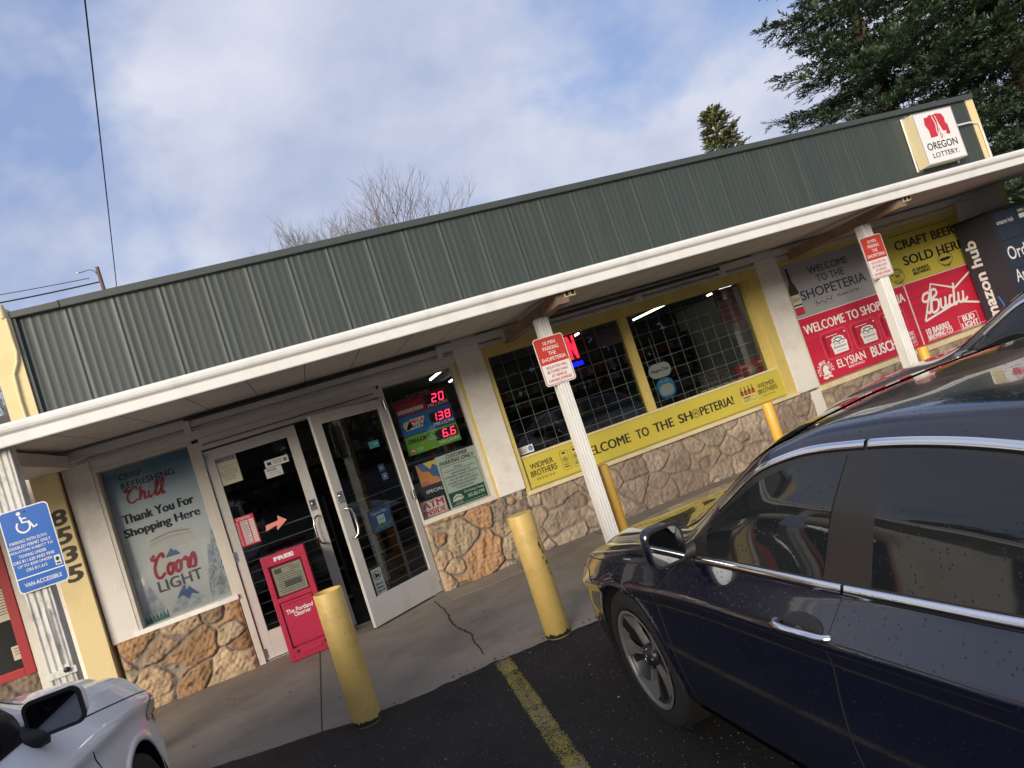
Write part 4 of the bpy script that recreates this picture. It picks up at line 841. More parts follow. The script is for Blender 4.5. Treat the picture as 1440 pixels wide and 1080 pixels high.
# ------------------------------------------------------------------ bollards
def bollard(x, y, r, h, mt, label, group, open_top=False, chips=(), z0=-0.03):
    b = MB(); prof = [(r, z0), (r, .1), (r, h * .5), (r, h - .006), (r - .004, h)]
    if open_top: prof += [(r - .010, h), (r - .012, h - .05)]
    b.lathe(prof, mt, 32)
    b.lathe([(0.0001, h - (.045 if open_top else .0)), (r - (.011 if open_top else .004), h - (.045 if open_top else .0))], M['rust_dark'] if open_top else mt, 32)
    o = b.build('bollard', None, (x, y, 0)); tag(o, label, 'bollard', group)
    d = MB(); n = 40; rq = random.Random(int(x * 100)); hs = [rq.uniform(.004, .030) for _ in range(n)]
    d.add([(math.cos(6.2832 * k / n) * (r + .0012), math.sin(6.2832 * k / n) * (r + .0012), z) for z_ in (0, 1) for k in range(n) for z in ((-.01,) if z_ == 0 else (hs[k],))], [(k, (k + 1) % n, n + (k + 1) % n, n + k) for k in range(n)], M['moss'], True); d.build('grime_band', o)
    if chips:
        c = MB()
        for a, z, w, hh in chips:
            n = 9; pts = []
            for k in range(n):
                t = 2 * math.pi * k / n; q = random.Random(int(z * 1000) + k).uniform(.55, 1.2); aa = R(a) + w * q * math.cos(t) / r; pts.append((math.cos(aa) * (r + .0012), math.sin(aa) * (r + .0012), z + hh * q * math.sin(t)))
            c.add(pts, [list(range(n))], M['rust_dark'])
        c.build('rust_patch', o)
    return o
rr = random.Random(6)
bollard(-.137, -2.60, .090, .835, M['bollard'], 'thick yellow bollard with an open rusty top beside the pink newspaper box', 'thick yellow bollards at the walk edge', True, [(rr.uniform(210, 330), rr.uniform(.02, .8), rr.uniform(.001, .003), rr.uniform(.001, .004)) for k in range(14)])
bollard(1.213, -2.565, .090, .850, M['bollard'], 'thick yellow bollard with dark rusty chips ahead of the navy car', 'thick yellow bollards at the walk edge', False,
        [(300, .615, .014, .034), (307, .57, .009, .020), (297, .53, .006, .014), (312, .49, .011, .018), (309, .45, .007, .011), (316, .41, .006, .016), (305, .66, .004, .012)] + [(rr.uniform(210, 335), rr.uniform(.02, .5), rr.uniform(.001, .003), rr.uniform(.001, .004)) for k in range(22)])
GB = 'slim amber bollards by the canopy posts'
bollard(2.515, -1.10, .056, .785, M['bollard_bright'], 'slim amber bollard standing against the white post ahead of the navy car', GB)
bollard(4.49, -1.10, .056, .80, M['bollard_bright'], 'slim amber bollard below the right end of the yellow banner', GB)
bollard(6.69, -1.10, .056, .78, M['bollard_bright'], 'slim amber bollard in front of the red beer signs', GB)

# ------------------------------------------------------------------ newspaper box
nb = empty('newspaper_box', (-.475, -.44, 0.0)); tag(nb, 'pink newspaper box headed FREE in front of the left door', 'newspaper box')
pk = mat('pink_box_paint', (.50, .028, .075), .38, var=.06, vscale=3, dirt=(.22, .02, .03), dscale=7, damt=.3, coat=.2)
b = MB(); H = .985; w = .195
b.box(-w, w, .03, .38, .02, H - .03, pk, .012)
for x0, x1, z0, z1 in ((-w, -w + .045, .01, H), (w - .045, w, .01, H), (-w + .045, w - .045, .885, H), (-w + .045, w - .045, .545, .585), (-w + .045, w - .045, .01, .12)): b.box(x0, x1, -.005, .05, z0, z1, pk, .005)
b.build('body', nb)
b = MB(); b.box(-w + .052, w - .052, .008, .03, .135, .535, pk, .006); b.box(-w + .06, w - .06, .0, .012, .515, .53, pk, .004); d = b.build('door_panel', nb)
for t, z, x0, x1 in (('The Portland', .425, -.115, .125), ('Observer', .385, -.055, .095)):
    v, f = text2d(t, .02, .1); c = MB(); c.add([(x0 + p * (x1 - x0), .0065, z + q * .04) for p, q in v], f, M['wht']); c.build('lettering', d)
v, f = text2d('FREE', .06, 0); c = MB(); c.add([(-.085 + p * .18, -.0065, .918 + q * .038) for p, q in v], f, M['wht']); c.build('lettering', nb)
b = MB(); b.box(-.13, .13, .02, .028, .60, .86, M['paper']); rr = random.Random(1)
for k in range(12): z = .845 - k * .02; b.box(-.115 + .02 * rr.random(), .115 - .06 * rr.random() * (k % 3 == 0), .0185, .0195, z - .006, z, M['grey_ink'])
b.box(-.115, -.05, .017, .018, .805, .845, M['grey_ink']); b.box(-.055, .095, .016, .018, .66, .715, M['grey_ink']); b.box(-.05, .02, .017, .018, .80, .84, M['paper'])
np_ = b.build('newspaper', nb)
b = MB(); b.box(-w + .045, w - .045, .010, .013, .585, .885, M['clear_glass']); b.build('window_pane', nb)
b = MB(); b.box(-.08, .10, -.012, .0, .055, .085, pk, .005)
for x in (-.12, .13): b.lathe([(0, -.014), (.012, -.012), (.013, 0)], M['rust_dark'], 10, 'y', (x, -.005, .09))
b.build('latch', nb)
b = MB(); b.box(-.05, .05, .02, .05, H, H + .012, M['rust_dark']); b.build('top_bracket', nb)

# ------------------------------------------------------------------ parcel locker
lk = empty('parcel_locker', (9.09, -.60, 0)); tag(lk, 'tall dark blue parcel locker standing at the right end of the beer signs', 'parcel locker')
lkb = mat('locker_blue', (.022, .035, .060), .45, var=.05); lks = mat('locker_side', (.030, .033, .045), .5, var=.05)
b = MB(); b.box(0, 2.6, .002, .545, .05, 2.05, lks, .006); b.box(.02, 2.58, .02, .53, 0, .05, M['black']); b.box(-.01, 2.61, -.02, .56, 2.05, 2.085, M['black'], .005); b.build('cabinet', lk)
for c in range(6):
    x0 = .012 + c * .43; n = 5 if c != 1 else 4
    for k in range(n):
        z0 = .07 + k * (1.97 / n); d = MB(); d.box(x0, x0 + .42, -.010, .003, z0, z0 + 1.97 / n - .012, lkb, .003); d.build('door', lk)
c = MB()
def lktext(t, x0, z0, x1, z1, bold=.0):
    v, f = text2d(t, bold, 0); c.add([(x0 + p * (x1 - x0), -.0115, z0 + q * (z1 - z0)) for p, q in v], f, M['wht'])
lktext('amazon hub', .03, 1.865, .34, 1.925, .01); lktext('Order.', -.0 + .035, 1.375, .60, 1.555, .005); lktext('Amazon.', .035, 1.07, .66, 1.24, .005); lktext('Relax.', .035, .76, .50, .93, .005)
lktext('NEED HELP', .46, 1.955, .70, 1.99, .02); c.box(.46, .62, -.0118, -.0105, 1.87, 1.93, M['wht'])
v, f = text2d('amazon hub', .03, 0)
c.add([(-.0025, .325 + q * .165, .55 + p * 1.24) for p, q in v], f, M['wht'])
c.build('lettering', lk)
sm = MB(); q = catmull([(.285, .60), (.245, .72), (.24, .84), (.275, .96)]); 
sm.add([(-.0026, a[0] - .012, a[1]) for a in q] + [(-.0026, a[0] + .012, a[1]) for a in q], [(i, i + 1, len(q) + i + 1, len(q) + i) for i in range(len(q) - 1)], mat('arrow_blue', (.03, .22, .55), .5)); sm.build('arrow_mark', lk)

# ------------------------------------------------------------------ neighbouring shop at the left end
nbh = empty('neighbour_shop', (-3.0, .5, 0)); tag(nbh, 'neighbouring shopfront with a red window frame over stone behind the corner post', 'shop')
redp = mat('red_frame_paint', (.36, .022, .03), .45, var=.06)
b = MB(); b.box(-4.0, .67, .06, .2, 2.1, 3.0, S); b.box(.12, .22, -.02, .1, 0, 2.1, S); b.box(.60, .67, -.02, .1, 0, 2.1, S); b.box(-4, -2.2, .06, .2, 0, 2.1, S); b.box(-4, .67, 3.0, 3.1, 0, 2.9, M['int_wall']); b.build('wall', nbh)
b = MB()
for x0, x1, z0, z1 in ((.03, .115, .62, 2.1), (-2.2, .03, .62, .70), (-2.2, .03, 2.02, 2.1), (-2.2, -2.12, .7, 2.02), (-1.05, -.98, .7, 2.02)): b.box(x0, x1, -.03, .1, z0, z1, redp, .005)
wf = b.build('window_frame', nbh); b = MB(); b.box(-2.12, .03, .04, .046, .70, 2.02, M['glass']); b.build('pane', wf)
b = MB(); b.box(.22, .60, .02, .06, .02, 2.08, M['white'], .004); b.box(.28, .54, .008, .02, .25, .95, M['white'], .006); b.box(.28, .54, .008, .02, 1.1, 1.9, M['white'], .006); b.build('door', nbh)
s0 = shop; shop = nbh
o = stone_base(-2.2, .12, 0.0, .62, -.0, 77, [(c[0] * .8, c[1] * .8, c[2] * .8) for c in TAN], .014); shop = s0
b = MB(); b.box(-9, -2.4, .3, 9, 2.9, 3.0, M['dark']); b.build('roof', nbh, (3.0, -.5, 0))
for args in (((-3.09, .53, 1.16), .20, .30, 'typed white notice high in the red framed window'), ((-3.05, .53, .78), .16, .13, 'small yellowed card low in the red framed window')):
    s = Sign('paper_notice', args[0], args[1], args[2], M['paper'], t=.001); n = int(args[2] / .028)
    for k in range(n - 1): s.rect(.02, args[2] - .03 - k * .026, args[1] - .02 - .03 * (k % 3), args[2] - .021 - k * .026, M['grey_ink'], 1)
    s.done(args[3], 'notice')
s = Sign('paper_notice', (-2.735, .505, 1.02), .10, .14, M['paperw'], t=.001); s.text('Push', .015, .08, .085, .105, RD, 1, .02); s.text('& Pull', .015, .04, .085, .065, RD, 1, .02); s.done('small white notice with red words on the neighbouring white door', 'notice')

# ------------------------------------------------------------------ inside the shop
b_tubes = [(7.2, 4.0, 6.6), (5.55, 5.2, 7.4), (2.51, 3.6, 5.6), (4.6, 3.0, 5.0), (3.3, 5.6, 7.6), (.9, 3.4, 5.4), (-.9, 3.6, 5.6), (8.8, 3.5, 5.5)]
lm = empty('ceiling_light', (0, 0, 0)); b = MB(); b.box(-.03, .03, 0, 2.0, .005, .045, M['int_ceil']); b.build('housing', lm); b = MB(); b.tube([(0, .03, -.012), (0, 1.97, -.012)], .019, M['lamp'], 8); b.build('tube', lm)
TL = ['by the far right end of the shop', 'behind the divider of the big window', 'seen through the lottery window', 'nearest the glass of the big window', 'behind the left half of the big window', 'behind the open right door', 'behind the left door', 'deep behind the beer signs']
for k, (x, y0, y1) in enumerate(b_tubes):
    o = lm if k == 0 else copy_tree(lm); o.location = (x, y0, 2.60); tag(o, 'lit fluorescent tube under the ceiling ' + TL[k], 'ceiling light', 'lit tubes inside the shop')
gm = [mat('goods_%s' % n, c, .55, var=.15, vscale=5) for n, c in (('red', (.22, .03, .03)), ('tan', (.22, .16, .10)), ('blue', (.03, .06, .16)), ('green', (.04, .12, .06)), ('white', (.30, .30, .28)), ('brown', (.09, .05, .035)), ('orange', (.28, .12, .03)), ('dark', (.03, .03, .035)))]
def shelf(x0, x1, y0, h, seed, label, group='goods shelves inside the shop'):
    rr = random.Random(seed); t = empty('goods_shelf', (x0, y0, .02)); tag(t, label, 'shelf', group)
    b = MB(); L = x1 - x0; n = max(2, int(h / .34))
    b.box(0, L, .40, .43, 0, h, M['dark'])
    for k in range(n): b.box(0, L, 0, .40, k * .34 + .06, k * .34 + .08, M['int_ceil'])
    b.box(-.03, 0, 0, .43, 0, h, M['dark']); b.box(L, L + .03, 0, .43, 0, h, M['dark']); b.build('rack', t)
    g = MB()
    for k in range(n):
        x = .02
        while x < L - .1:
            w_ = rr.uniform(.05, .15); hh = rr.uniform(.12, .25); g.box(x, x + w_ - .008, .03 + rr.uniform(0, .04), .34, k * .34 + .081, k * .34 + .081 + hh, rr.choice(gm)); x += w_
    o = g.build('goods', t); o['kind'] = 'stuff'
for a in ((2.15, 3.7, .75, .95, 1, 'low shelf of snacks close behind the left half of the big window'), (3.95, 5.5, 1.0, .80, 2, 'low shelf of goods close behind the right half of the big window'), (2.2, 6.0, 3.2, 1.5, 3, 'long middle shelf of goods behind the big window'),
          (-1.9, 1.2, 3.4, 1.55, 4, 'middle shelf of goods behind the doors'), (-1.9, 9.8, 8.3, 2.1, 5, 'tall shelf of goods along the back wall'), (1.0, 1.65, .9, .75, 6, 'short shelf of goods behind the lottery window'), (-.7, .0, 1.2, 1.25, 7, 'upright shelf of goods just inside the left door')): shelf(*a)

# ------------------------------------------------------------------ trees
def needle_mat(name, a, b_):
    m = bpy.data.materials.new(name); m.use_nodes = True; nt = m.node_tree; p = nt.nodes['Principled BSDF']; L = nt.links.new; p.inputs['Roughness'].default_value = .6
    g = nt.nodes.new('ShaderNodeNewGeometry'); r_ = nt.nodes.new('ShaderNodeValToRGB'); L(g.outputs['Random Per Island'], r_.inputs[0]); e = r_.color_ramp.elements; e[0].color = (*a, 1); e[1].color = (*b_, 1); L(r_.outputs[0], p.inputs['Base Color'])
    return m
bark = mat('conifer_bark', (.09, .065, .045), .9, var=.3, vscale=6, bump=.8, bscale=25)
def spray_set(V, F, p, d, up, ln, rr, n=10, wd=.012):
    d = d.normalized(); side = d.cross(up); side = side.normalized() if side.length > 1e-3 else Vector((1, 0, 0)); nrm = side.cross(d)
    for k in range(n):
        t = k / (n - 1); o_ = p + d * ln * t * .8; sgn = -1 if k % 2 else 1
        q = (d * rr.uniform(.4, .9) + side * sgn * rr.uniform(.35, 1.0) * (1.05 - t * .7) + nrm * rr.uniform(-.35, .45)).normalized(); l2 = ln * rr.uniform(.35, .6) * (1.1 - .5 * t); w2 = q.cross(nrm).normalized() * wd * rr.uniform(.8, 1.5)
        b0 = len(V); V += [o_ - w2, o_ + w2, o_ + q * l2 * .6 + w2 * .9, o_ + q * l2, o_ + q * l2 * .6 - w2 * .9]; F.append((b0, b0 + 1, b0 + 2, b0 + 3, b0 + 4))
def conifer(name, loc, H, rad, z_low, seed, label, mt, whorl=.55, lean=0.0, dens=1.0, sprl=.34, group=None, front=True, droop=.28, zs=0.0, wd=.014):
    rr = random.Random(seed); t = empty(name, loc); tag(t, label, 'tree', group)
    b = MB(); tp = [(lean * z / H + .06 * math.sin(z), .05 * math.cos(z * 1.3), z) for z in np.linspace(0, H, 14)]; b.tube(tp, [H * .022 * (1 - .93 * k / 13) + .015 for k in range(14)], bark, 10)
    V = []; F = []; z = z_low
    while z < H - .15:
        f = (z - z_low) / (H - z_low); nb_ = rr.randint(4, 6) if dens >= 1 else rr.randint(3, 5)
        a0 = rr.uniform(0, 6.28)
        for k in range(nb_):
            az = a0 + 6.28 * k / nb_ + rr.uniform(-.4, .4)
            if not front and math.sin(az) > .55: continue
            L0 = rad * (1 - f) ** .85 * rr.uniform(.55, 1.12) + .15; st = Vector((lean * z / H, 0, z + rr.uniform(-.15, .15))); dirh = Vector((math.cos(az), math.sin(az), 0)); n = max(3, int(L0 / .28)); pts = []
            rise = rr.uniform(.02, .28) * (.3 + f)
            for i in range(n + 1):
                u = i / n; pts.append(st + dirh * L0 * u + Vector((0, 0, L0 * (rise * u - droop * u * u * 1.1 + .16 * u ** 4))) + Vector((rr.uniform(-.03, .03), rr.uniform(-.03, .03), rr.uniform(-.03, .03))) * L0 * .3)
            b.tube(pts, [max(.006, .028 * L0 / 3 * (1 - i / n) + .005) for i in range(n + 1)], bark, 5, cap=False)
            for i in range(1, n + 1):
                u = i / n
                if u < .06: continue
                d0 = (pts[i] - pts[i - 1]).normalized(); sd = d0.cross(Vector((0, 0, 1))).normalized()
                for sg in (-1, 1, -1, 1):
                    if rr.random() > .52 * min(1, dens): continue
                    bl = L0 * .36 * (1.12 - u) * rr.uniform(.55, 1.2) + .20; dd = (d0 * .62 + sd * sg * rr.uniform(.6, 1.0) + Vector((0, 0, rr.uniform(-.35, .18)))).normalized(); ns = max(2, int(bl / (sprl * .40)))
                    for q in range(ns):
                        w_ = (q + .4) / ns; p = pts[i - 1].lerp(pts[i], rr.random()) + dd * bl * w_ + Vector((0, 0, -.16 * bl * w_ * w_))
                        spray_set(V, F, p, (dd + d0 * .25 + Vector((rr.uniform(-.5, .5), rr.uniform(-.5, .5), rr.uniform(-.3, .35)))), Vector((0, 0, 1)), sprl * rr.uniform(.7, 1.25), rr, wd=wd)
                spray_set(V, F, pts[i], d0 + Vector((0, 0, rr.uniform(-.2, .3))), Vector((0, 0, 1)), sprl * rr.uniform(.8, 1.3), rr, wd=wd)
        z += whorl * rr.uniform(.7, 1.25)
    spray_set(V, F, Vector((lean, 0, H - .3)), Vector((0, 0, 1)), Vector((0, 1, 0)), .5, rr, 9, wd)
    b.build('trunk', t); c = MB(); c.add(V, F, mt); c.build('crown', t); return t
nm1 = needle_mat('fir_needles', (.045, .088, .050), (.15, .215, .12)); nm2 = needle_mat('dark_fir_needles', (.032, .060, .034), (.11, .155, .075)); nm3 = needle_mat('cedar_needles', (.11, .135, .05), (.23, .24, .10))
conifer('fir_tree', (24.0, 12.5, 0), 20, 6.4, 2.5, 5, 'broad dark green fir rising behind the right end of the green parapet', nm1, .46, dens=.95, droop=.18, sprl=.46, wd=.023)
conifer('fir_tree', (26.8, 9.5, 0), 23, 6.2, 2.0, 9, 'darker open fir with a bare trunk at the right edge of the photo', nm2, .50, dens=.9, droop=.30, sprl=.46, wd=.023)
conifer('conifer_tree', (21.2, 18.5, 0), 11.8, 1.9, 6.0, 17, 'small pointed conifer peeping over the middle of the green parapet', nm3, .20, droop=.02, sprl=.30, wd=.024)
def bare_tree(name, loc, H, seed, label, mt, spread=.70, depth=8):
    rr = random.Random(seed); b = MB(); c = MB()
    def grow(p, d, ln, r, k):
        n = 3; pts = [p]; q = p.copy(); dd = d.copy()
        for i in range(n):
            dd = (dd + Vector((rr.uniform(-.16, .16), rr.uniform(-.16, .16), rr.uniform(-.02, .12)))).normalized(); q = q + dd * ln / n; pts.append(q.copy())
        (b if k < 3 else c).tube(pts, [r, r * .88, r * .78, r * .68], mt, 5 if k > 2 else 7, cap=False)
        if k >= depth: return
        for j in range((3 if rr.random() < .62 else 2) if k else 5):
            ax = Vector((rr.uniform(-1, 1), rr.uniform(-1, 1), rr.uniform(-.15, .5))); nd = (dd + ax * spread * rr.uniform(.7, 1.25)).normalized(); grow(pts[-1 if rr.random() < .7 else 2], nd, ln * rr.uniform(.68, .85), r * .60, k + 1)
    grow(Vector((0, 0, 0)), Vector((0, 0, 1)), H * .27, H * .018, 0)
    t = empty(name, loc); tag(t, label, 'tree'); b.build('trunk', t); c.build('twigs', t); return t
twig = mat('grey_twig', (.15, .135, .11), .9, var=.2)
bare_tree('bare_tree', (6.2, 24, 0), 13.9, 3, 'leafless tree whose pale crown shows above the middle left of the parapet', twig)
bare_tree('bare_tree', (-7.6, 12, 0), 6.4, 8, 'leafless twigs in the gap left of the yellow end wall', twig)

# ------------------------------------------------------------------ utility pole, street lamp, wires
wood = mat('pole_wood', (.12, .09, .07), .9, var=.2); wirem = mat('black_cable', (.015, .015, .017), .6)
up = empty('utility_pole', (-5.9, 25, 0)); tag(up, 'wooden utility pole just showing over the left end of the parapet', 'utility pole')
b = MB(); b.tube([(0, 0, 0), (0, 0, 12.95)], [.13, .075], wood, 10); b.build('pole', up)
b = MB(); b.box(-.9, .9, -.06, .06, 11.2, 11.32, wood); b.build('crossarm', up)
b = MB(); b.tube([(0, 0, 12.5), (-.12, -.1, 12.78), (-.25, -.2, 12.84), (-.5, -.3, 12.78)], .02, M['steel'], 6); b.box(-.72, -.48, -.36, -.28, 12.75, 12.80, M['steel'], .02); b.build('lamp_arm', up)
def wire(pts, sag, r, label, name='overhead_wire'):
    a, c = Vector(pts[0]), Vector(pts[1]); q = [a.lerp(c, t) - Vector((0, 0, sag * 4 * t * (1 - t))) for t in np.linspace(0, 1, 24)]
    b = MB(); b.tube(q, r, wirem, 6); tag(b.build(name), label, 'wire')
wire([(-5.50, 25, 11.32), (3.45, -15.2, 11.75)], .12, .016, 'single black cable crossing the sky towards the utility pole')
wire([(-6.3, 25, 12.55), (-16.3, 25, 13.2)], .1, .016, 'thin wire running left from the lamp arm of the utility pole')
wire([(-5.9, 25, 12.3), (-16.3, 23, 12.3)], .2, .03, 'thicker pair of cables low on the left behind the parapet')

# ------------------------------------------------------------------ unseen treelines added around the lot so the glass reflects something dark
far = needle_mat('added_foliage', (.012, .018, .012), (.035, .045, .025)); rr = random.Random(21); V = []; F = []
for k in range(24000):
    x = rr.uniform(-75, 170); h = 11 + 2.2 * math.sin(x * .21) + 1.6 * math.sin(x * .57 + 1) + 1.0 * math.sin(x * 1.3); z = h * (1 - rr.random() ** 2.2); p = Vector((x, -62 + rr.uniform(-3, 3), z)); a = [p + Vector((rr.uniform(-1.8, 1.8), rr.uniform(-.6, .6), rr.uniform(-1.5, 1.5))) for _ in range(3)]; b0 = len(V); V += a; F.append((b0, b0 + 1, b0 + 2))
for k in range(5000):
    y = rr.uniform(-66, -12); h = 12 + 2.2 * math.sin(y * .31); z = h * (1 - rr.random() ** 2.0); p = Vector((105 + rr.uniform(-3, 3), y, z)); a = [p + Vector((rr.uniform(-.6, .6), rr.uniform(-1.8, 1.8), rr.uniform(-1.5, 1.5))) for _ in range(3)]; b0 = len(V); V += a; F.append((b0, b0 + 1, b0 + 2))
for k in range(4000):
    y = rr.uniform(-10, 30); h = 10 + 2.2 * math.sin(y * .31) + 1.6 * math.sin(y * .77 + 1); z = h * (1 - rr.random() ** 2.0); p = Vector((-34 + rr.uniform(-2, 2), y, z)); a = [p + Vector((rr.uniform(-.6, .6), rr.uniform(-1.5, 1.5), rr.uniform(-1.3, 1.3))) for _ in range(3)]; b0 = len(V); V += a; F.append((b0, b0 + 1, b0 + 2))
b = MB(); b.add(V, F, far); tag(b.build('added_treeline'), kind='stuff')

# ------------------------------------------------------------------ cars
def smooth_keys(keys, L, sig=.05, n=600):
    a = np.linspace(0, L, n); v = np.interp(a, [k[0] for k in keys], [k[1] for k in keys]); st = L / (n - 1); m = int(3 * sig / st); ker = np.exp(-.5 * (np.arange(-m, m + 1) * st / sig) ** 2); ker /= ker.sum()
    vp = np.concatenate([2 * v[0] - v[1:m + 1][::-1], v, 2 * v[-1] - v[-m - 1:-1][::-1]]); return a, np.convolve(vp, ker, 'valid')
class Car:
    def __init__(s, name, label, K, loc, paint, group=None, glass=None, rz=0.0):
        s.K = K; s.L = K['L']; s.root = empty(name, loc, rz); tag(s.root, label, 'car', group); s.paint = paint
        s.fn = {k: smooth_keys(K[k], s.L, K.get('sig', .05)) for k in ('W', 'hb', 'hr', 'wr', 'hc', 'sill')}
        s.glass = glass or M['car_glass']; s.af = K['axle']; s.ar = K['axle2']; s.R = K['R']
    def g(s, k, a): return float(np.interp(a, *s.fn[k]))
    def sec(s, a, n=10):
        W, hb, hr, wr, hc, si = (s.g(k, a) for k in ('W', 'hb', 'hr', 'wr', 'hc', 'sill')); wr = min(wr, W - .06)
        P = [(W - .13, si), (W - .045, si + .03), (W - .022, si + .16), (W - .014, si + .30), (W - .020, hb - .185), (W + .002, hb - .128), (W - .042, hb - .07), (W - .092, hb), ((W - .092 + wr) / 2 + s.K.get('bow', .03) * min(1, max(0, (hr - hb) / .2)), (hb + hr) / 2), (wr + .012, hr - .022), (wr - .012, hr + .004), (wr * .80, hr + (hc - hr) * .55), (wr * .45, hr + (hc - hr) * .88), (0, hc)]
        out = []; nn = [2, 4, 9, 16, 4, 6, 4, 7, 7, 3, 5, 6, 6]
        for i in range(len(P) - 1):
            for k in range(nn[i]): t = k / nn[i]; out.append((P[i][0] + (P[i + 1][0] - P[i][0]) * t, P[i][1] + (P[i + 1][1] - P[i][1]) * t))
        out.append(P[-1]); q = np.array(out)
        for _ in range(2): q[1:-1] = .25 * q[:-2] + .5 * q[1:-1] + .25 * q[2:]
        return q
    def w(s, a, h):      # half width of the skin at station a and height h
        q = s.sec(a); k = np.argmax(q[:, 1] > h) if (q[:, 1] > h).any() else len(q) - 1
        if k == 0: return q[0, 0]
        t = (h - q[k - 1, 1]) / max(1e-6, q[k, 1] - q[k - 1, 1]); return float(q[k - 1, 0] + (q[k, 0] - q[k - 1, 0]) * t)
    def body(s):
        A = np.unique(np.concatenate([np.linspace(0, .5, 26), np.linspace(.5, s.L - .4, int((s.L - .9) / .028)), np.linspace(s.L - .4, s.L, 18)]))
        S_ = [s.sec(a) for a in A]; n = len(S_[0]); b = MB()
        for sg in (-1, 1):
            V = np.array([[(sg * q[0], -a, q[1]) for q in S] for a, S in zip(A, S_)]); Rr = s.R + .045
            rem = np.zeros((len(A), n), bool)
            for ax in (s.af, s.ar):
                d = np.hypot(-V[..., 1] - ax, V[..., 2] - s.R); ins = (d < Rr) & (np.abs(V[..., 0]) > .5 * s.g('W', ax)); rem |= ins
                # snap the ring of vertices next to the opening onto the circle
                near = (d >= Rr) & (d < Rr + .040) & (np.abs(V[..., 0]) > .5 * s.g('W', ax)); dd = np.maximum(d, 1e-6)
                V[..., 1] = np.where(near, -(ax + (-V[..., 1] - ax) / dd * Rr), V[..., 1]); V[..., 2] = np.where(near, s.R + (V[..., 2] - s.R) / dd * Rr, V[..., 2])
            vs = [tuple(p) for r_ in V for p in r_]; fs = []
            for i in range(len(A) - 1):
                for j in range(n - 1):
                    if rem[i, j] or rem[i + 1, j] or rem[i, j + 1] or rem[i + 1, j + 1]: continue
                    f = (i * n + j, i * n + j + 1, (i + 1) * n + j + 1, (i + 1) * n + j); fs.append(f if sg < 0 else f[::-1])
            b.add(vs, fs, s.paint, True)
        for e, S in ((0, S_[0]), (-s.L, S_[-1])):
            pts = [(-q[0], e, q[1]) for q in S] + [(q[0], e, q[1]) for q in S[::-1][1:]]; b.add(pts, [list(range(len(pts)))], s.paint)
        b.build('body', s.root)
        u = MB(); si = .21; u.box(-.62, .62, -s.L + .1, -.1, si - .03, si + .10, M['black'])
        for ax in (s.af, s.ar):
            for sg in (-1, 1):
                Rr = s.R + .043; wo = s.g('W', ax) - .03; pts = [(t, ) for t in np.linspace(R(-35), R(215), 28)]
                u.grid([[(sg * x_, -(ax + Rr * math.cos(t[0])), s.R + Rr * math.sin(t[0])) for x_ in (wo, wo - .32)] for t in pts], M['wheel_well'], True)
                u.add([(sg * (wo - .30), -(ax + Rr * math.cos(t)), s.R + Rr * math.sin(t)) for t in np.linspace(0, 6.28, 24)], [list(range(24))], M['black'])
        u.build('underbody', s.root)
    def patch(s, name, al, lo, hi, mt, side, off=.004, nv=8, parent=None, na=None, closed=None):
        """skin patch between the curves lo(a) and hi(a)."""
        b = MB(); rows = []
        for k, a in enumerate(al):
            h0, h1 = lo[k], hi[k]; rows.append([(side * (s.w(a, h0 + (h1 - h0) * j / nv) + off), -a, h0 + (h1 - h0) * j / nv) for j in range(nv + 1)])
        b.grid(rows, mt, True, flip=(side > 0)); return b.build(name, parent or s.root)
    def strip(s, b, path, wd, mt, side, off=.005, th=.006):
        """a moulding of width wd along (a, h) points on the skin."""
        P = [np.array(p, float) for p in path]; n = len(P); rows = []
        for i in range(n):
            d = P[min(i + 1, n - 1)] - P[max(i - 1, 0)]; d /= np.hypot(*d) + 1e-9; nn = np.array((-d[1], d[0])) * wd / 2; row = []
            for q, o_ in ((P[i] + nn, -.002), (P[i] + nn * .8, off), (P[i] - nn * .8, off), (P[i] - nn, -.002)): row.append((side * (s.w(q[0], q[1]) + o_), -q[0], q[1]))
            rows.append(row)
        b.grid(rows, mt, True, flip=(side < 0)); return b
    def top(s, name, al, f0, f1, mt, off=.004, nu=10, parent=None):
        """patch over the centre (windscreen, rear window, sunroof); f = fraction of the roof half-width."""
        b = MB(); rows = []
        for k, a in enumerate(al):
            q = s.sec(a); i0 = 59; up = q[i0:]; wmax = up[0, 0]; row = []
            f = f0[k] if hasattr(f0, '__len__') else f0
            xs = np.linspace(-f, f, 2 * nu + 1) * wmax
            for x in xs: h = float(np.interp(abs(x), up[::-1, 0], up[::-1, 1])); row.append((x, -a, h + off))
            rows.append(row)
        b.grid(rows, mt, True); return b.build(name, parent or s.root)
    def wheel(s, ax, side, rim_mt, spokes=5):
        t = empty('wheel', (side * (s.g('W', ax) - .035), -ax, s.R), parent=s.root); r_ = s.R; ri = s.K['rim']
        b = MB(); prof = [(ri - .005, -.03), (ri + .008, -.004), (ri + .03, .004), (r_ - .03, .002), (r_ - .008, -.010), (r_, -.03), (r_ + .0, -.18), (r_ - .02, -.205), (ri, -.20)]
        b.lathe([(p, q * side) for p, q in prof], M['tyre'], 48, 'x')
        for k in range(40):
            a = 2 * math.pi * k / 40; c = Vector((-.10 * side, (r_ + .001) * math.cos(a), (r_ + .001) * math.sin(a))); b.obox(c, (1, 0, 0), .07, (0, -math.sin(a), math.cos(a)), .008, (0, math.cos(a), math.sin(a)), .003, M['tyre'])
        b.build('tyre', t)
        b = MB(); b.lathe([(p, q * side) for p, q in ((ri + .004, .001), (ri - .006, .004), (ri - .016, -.002), (ri - .018, -.012))], rim_mt, 48, 'x'); b.lathe([(p, q * side) for p, q in ((ri - .018, -.012), (ri - .03, -.03), (ri - .04, -.17))], M['wheel_dark2'], 48, 'x')
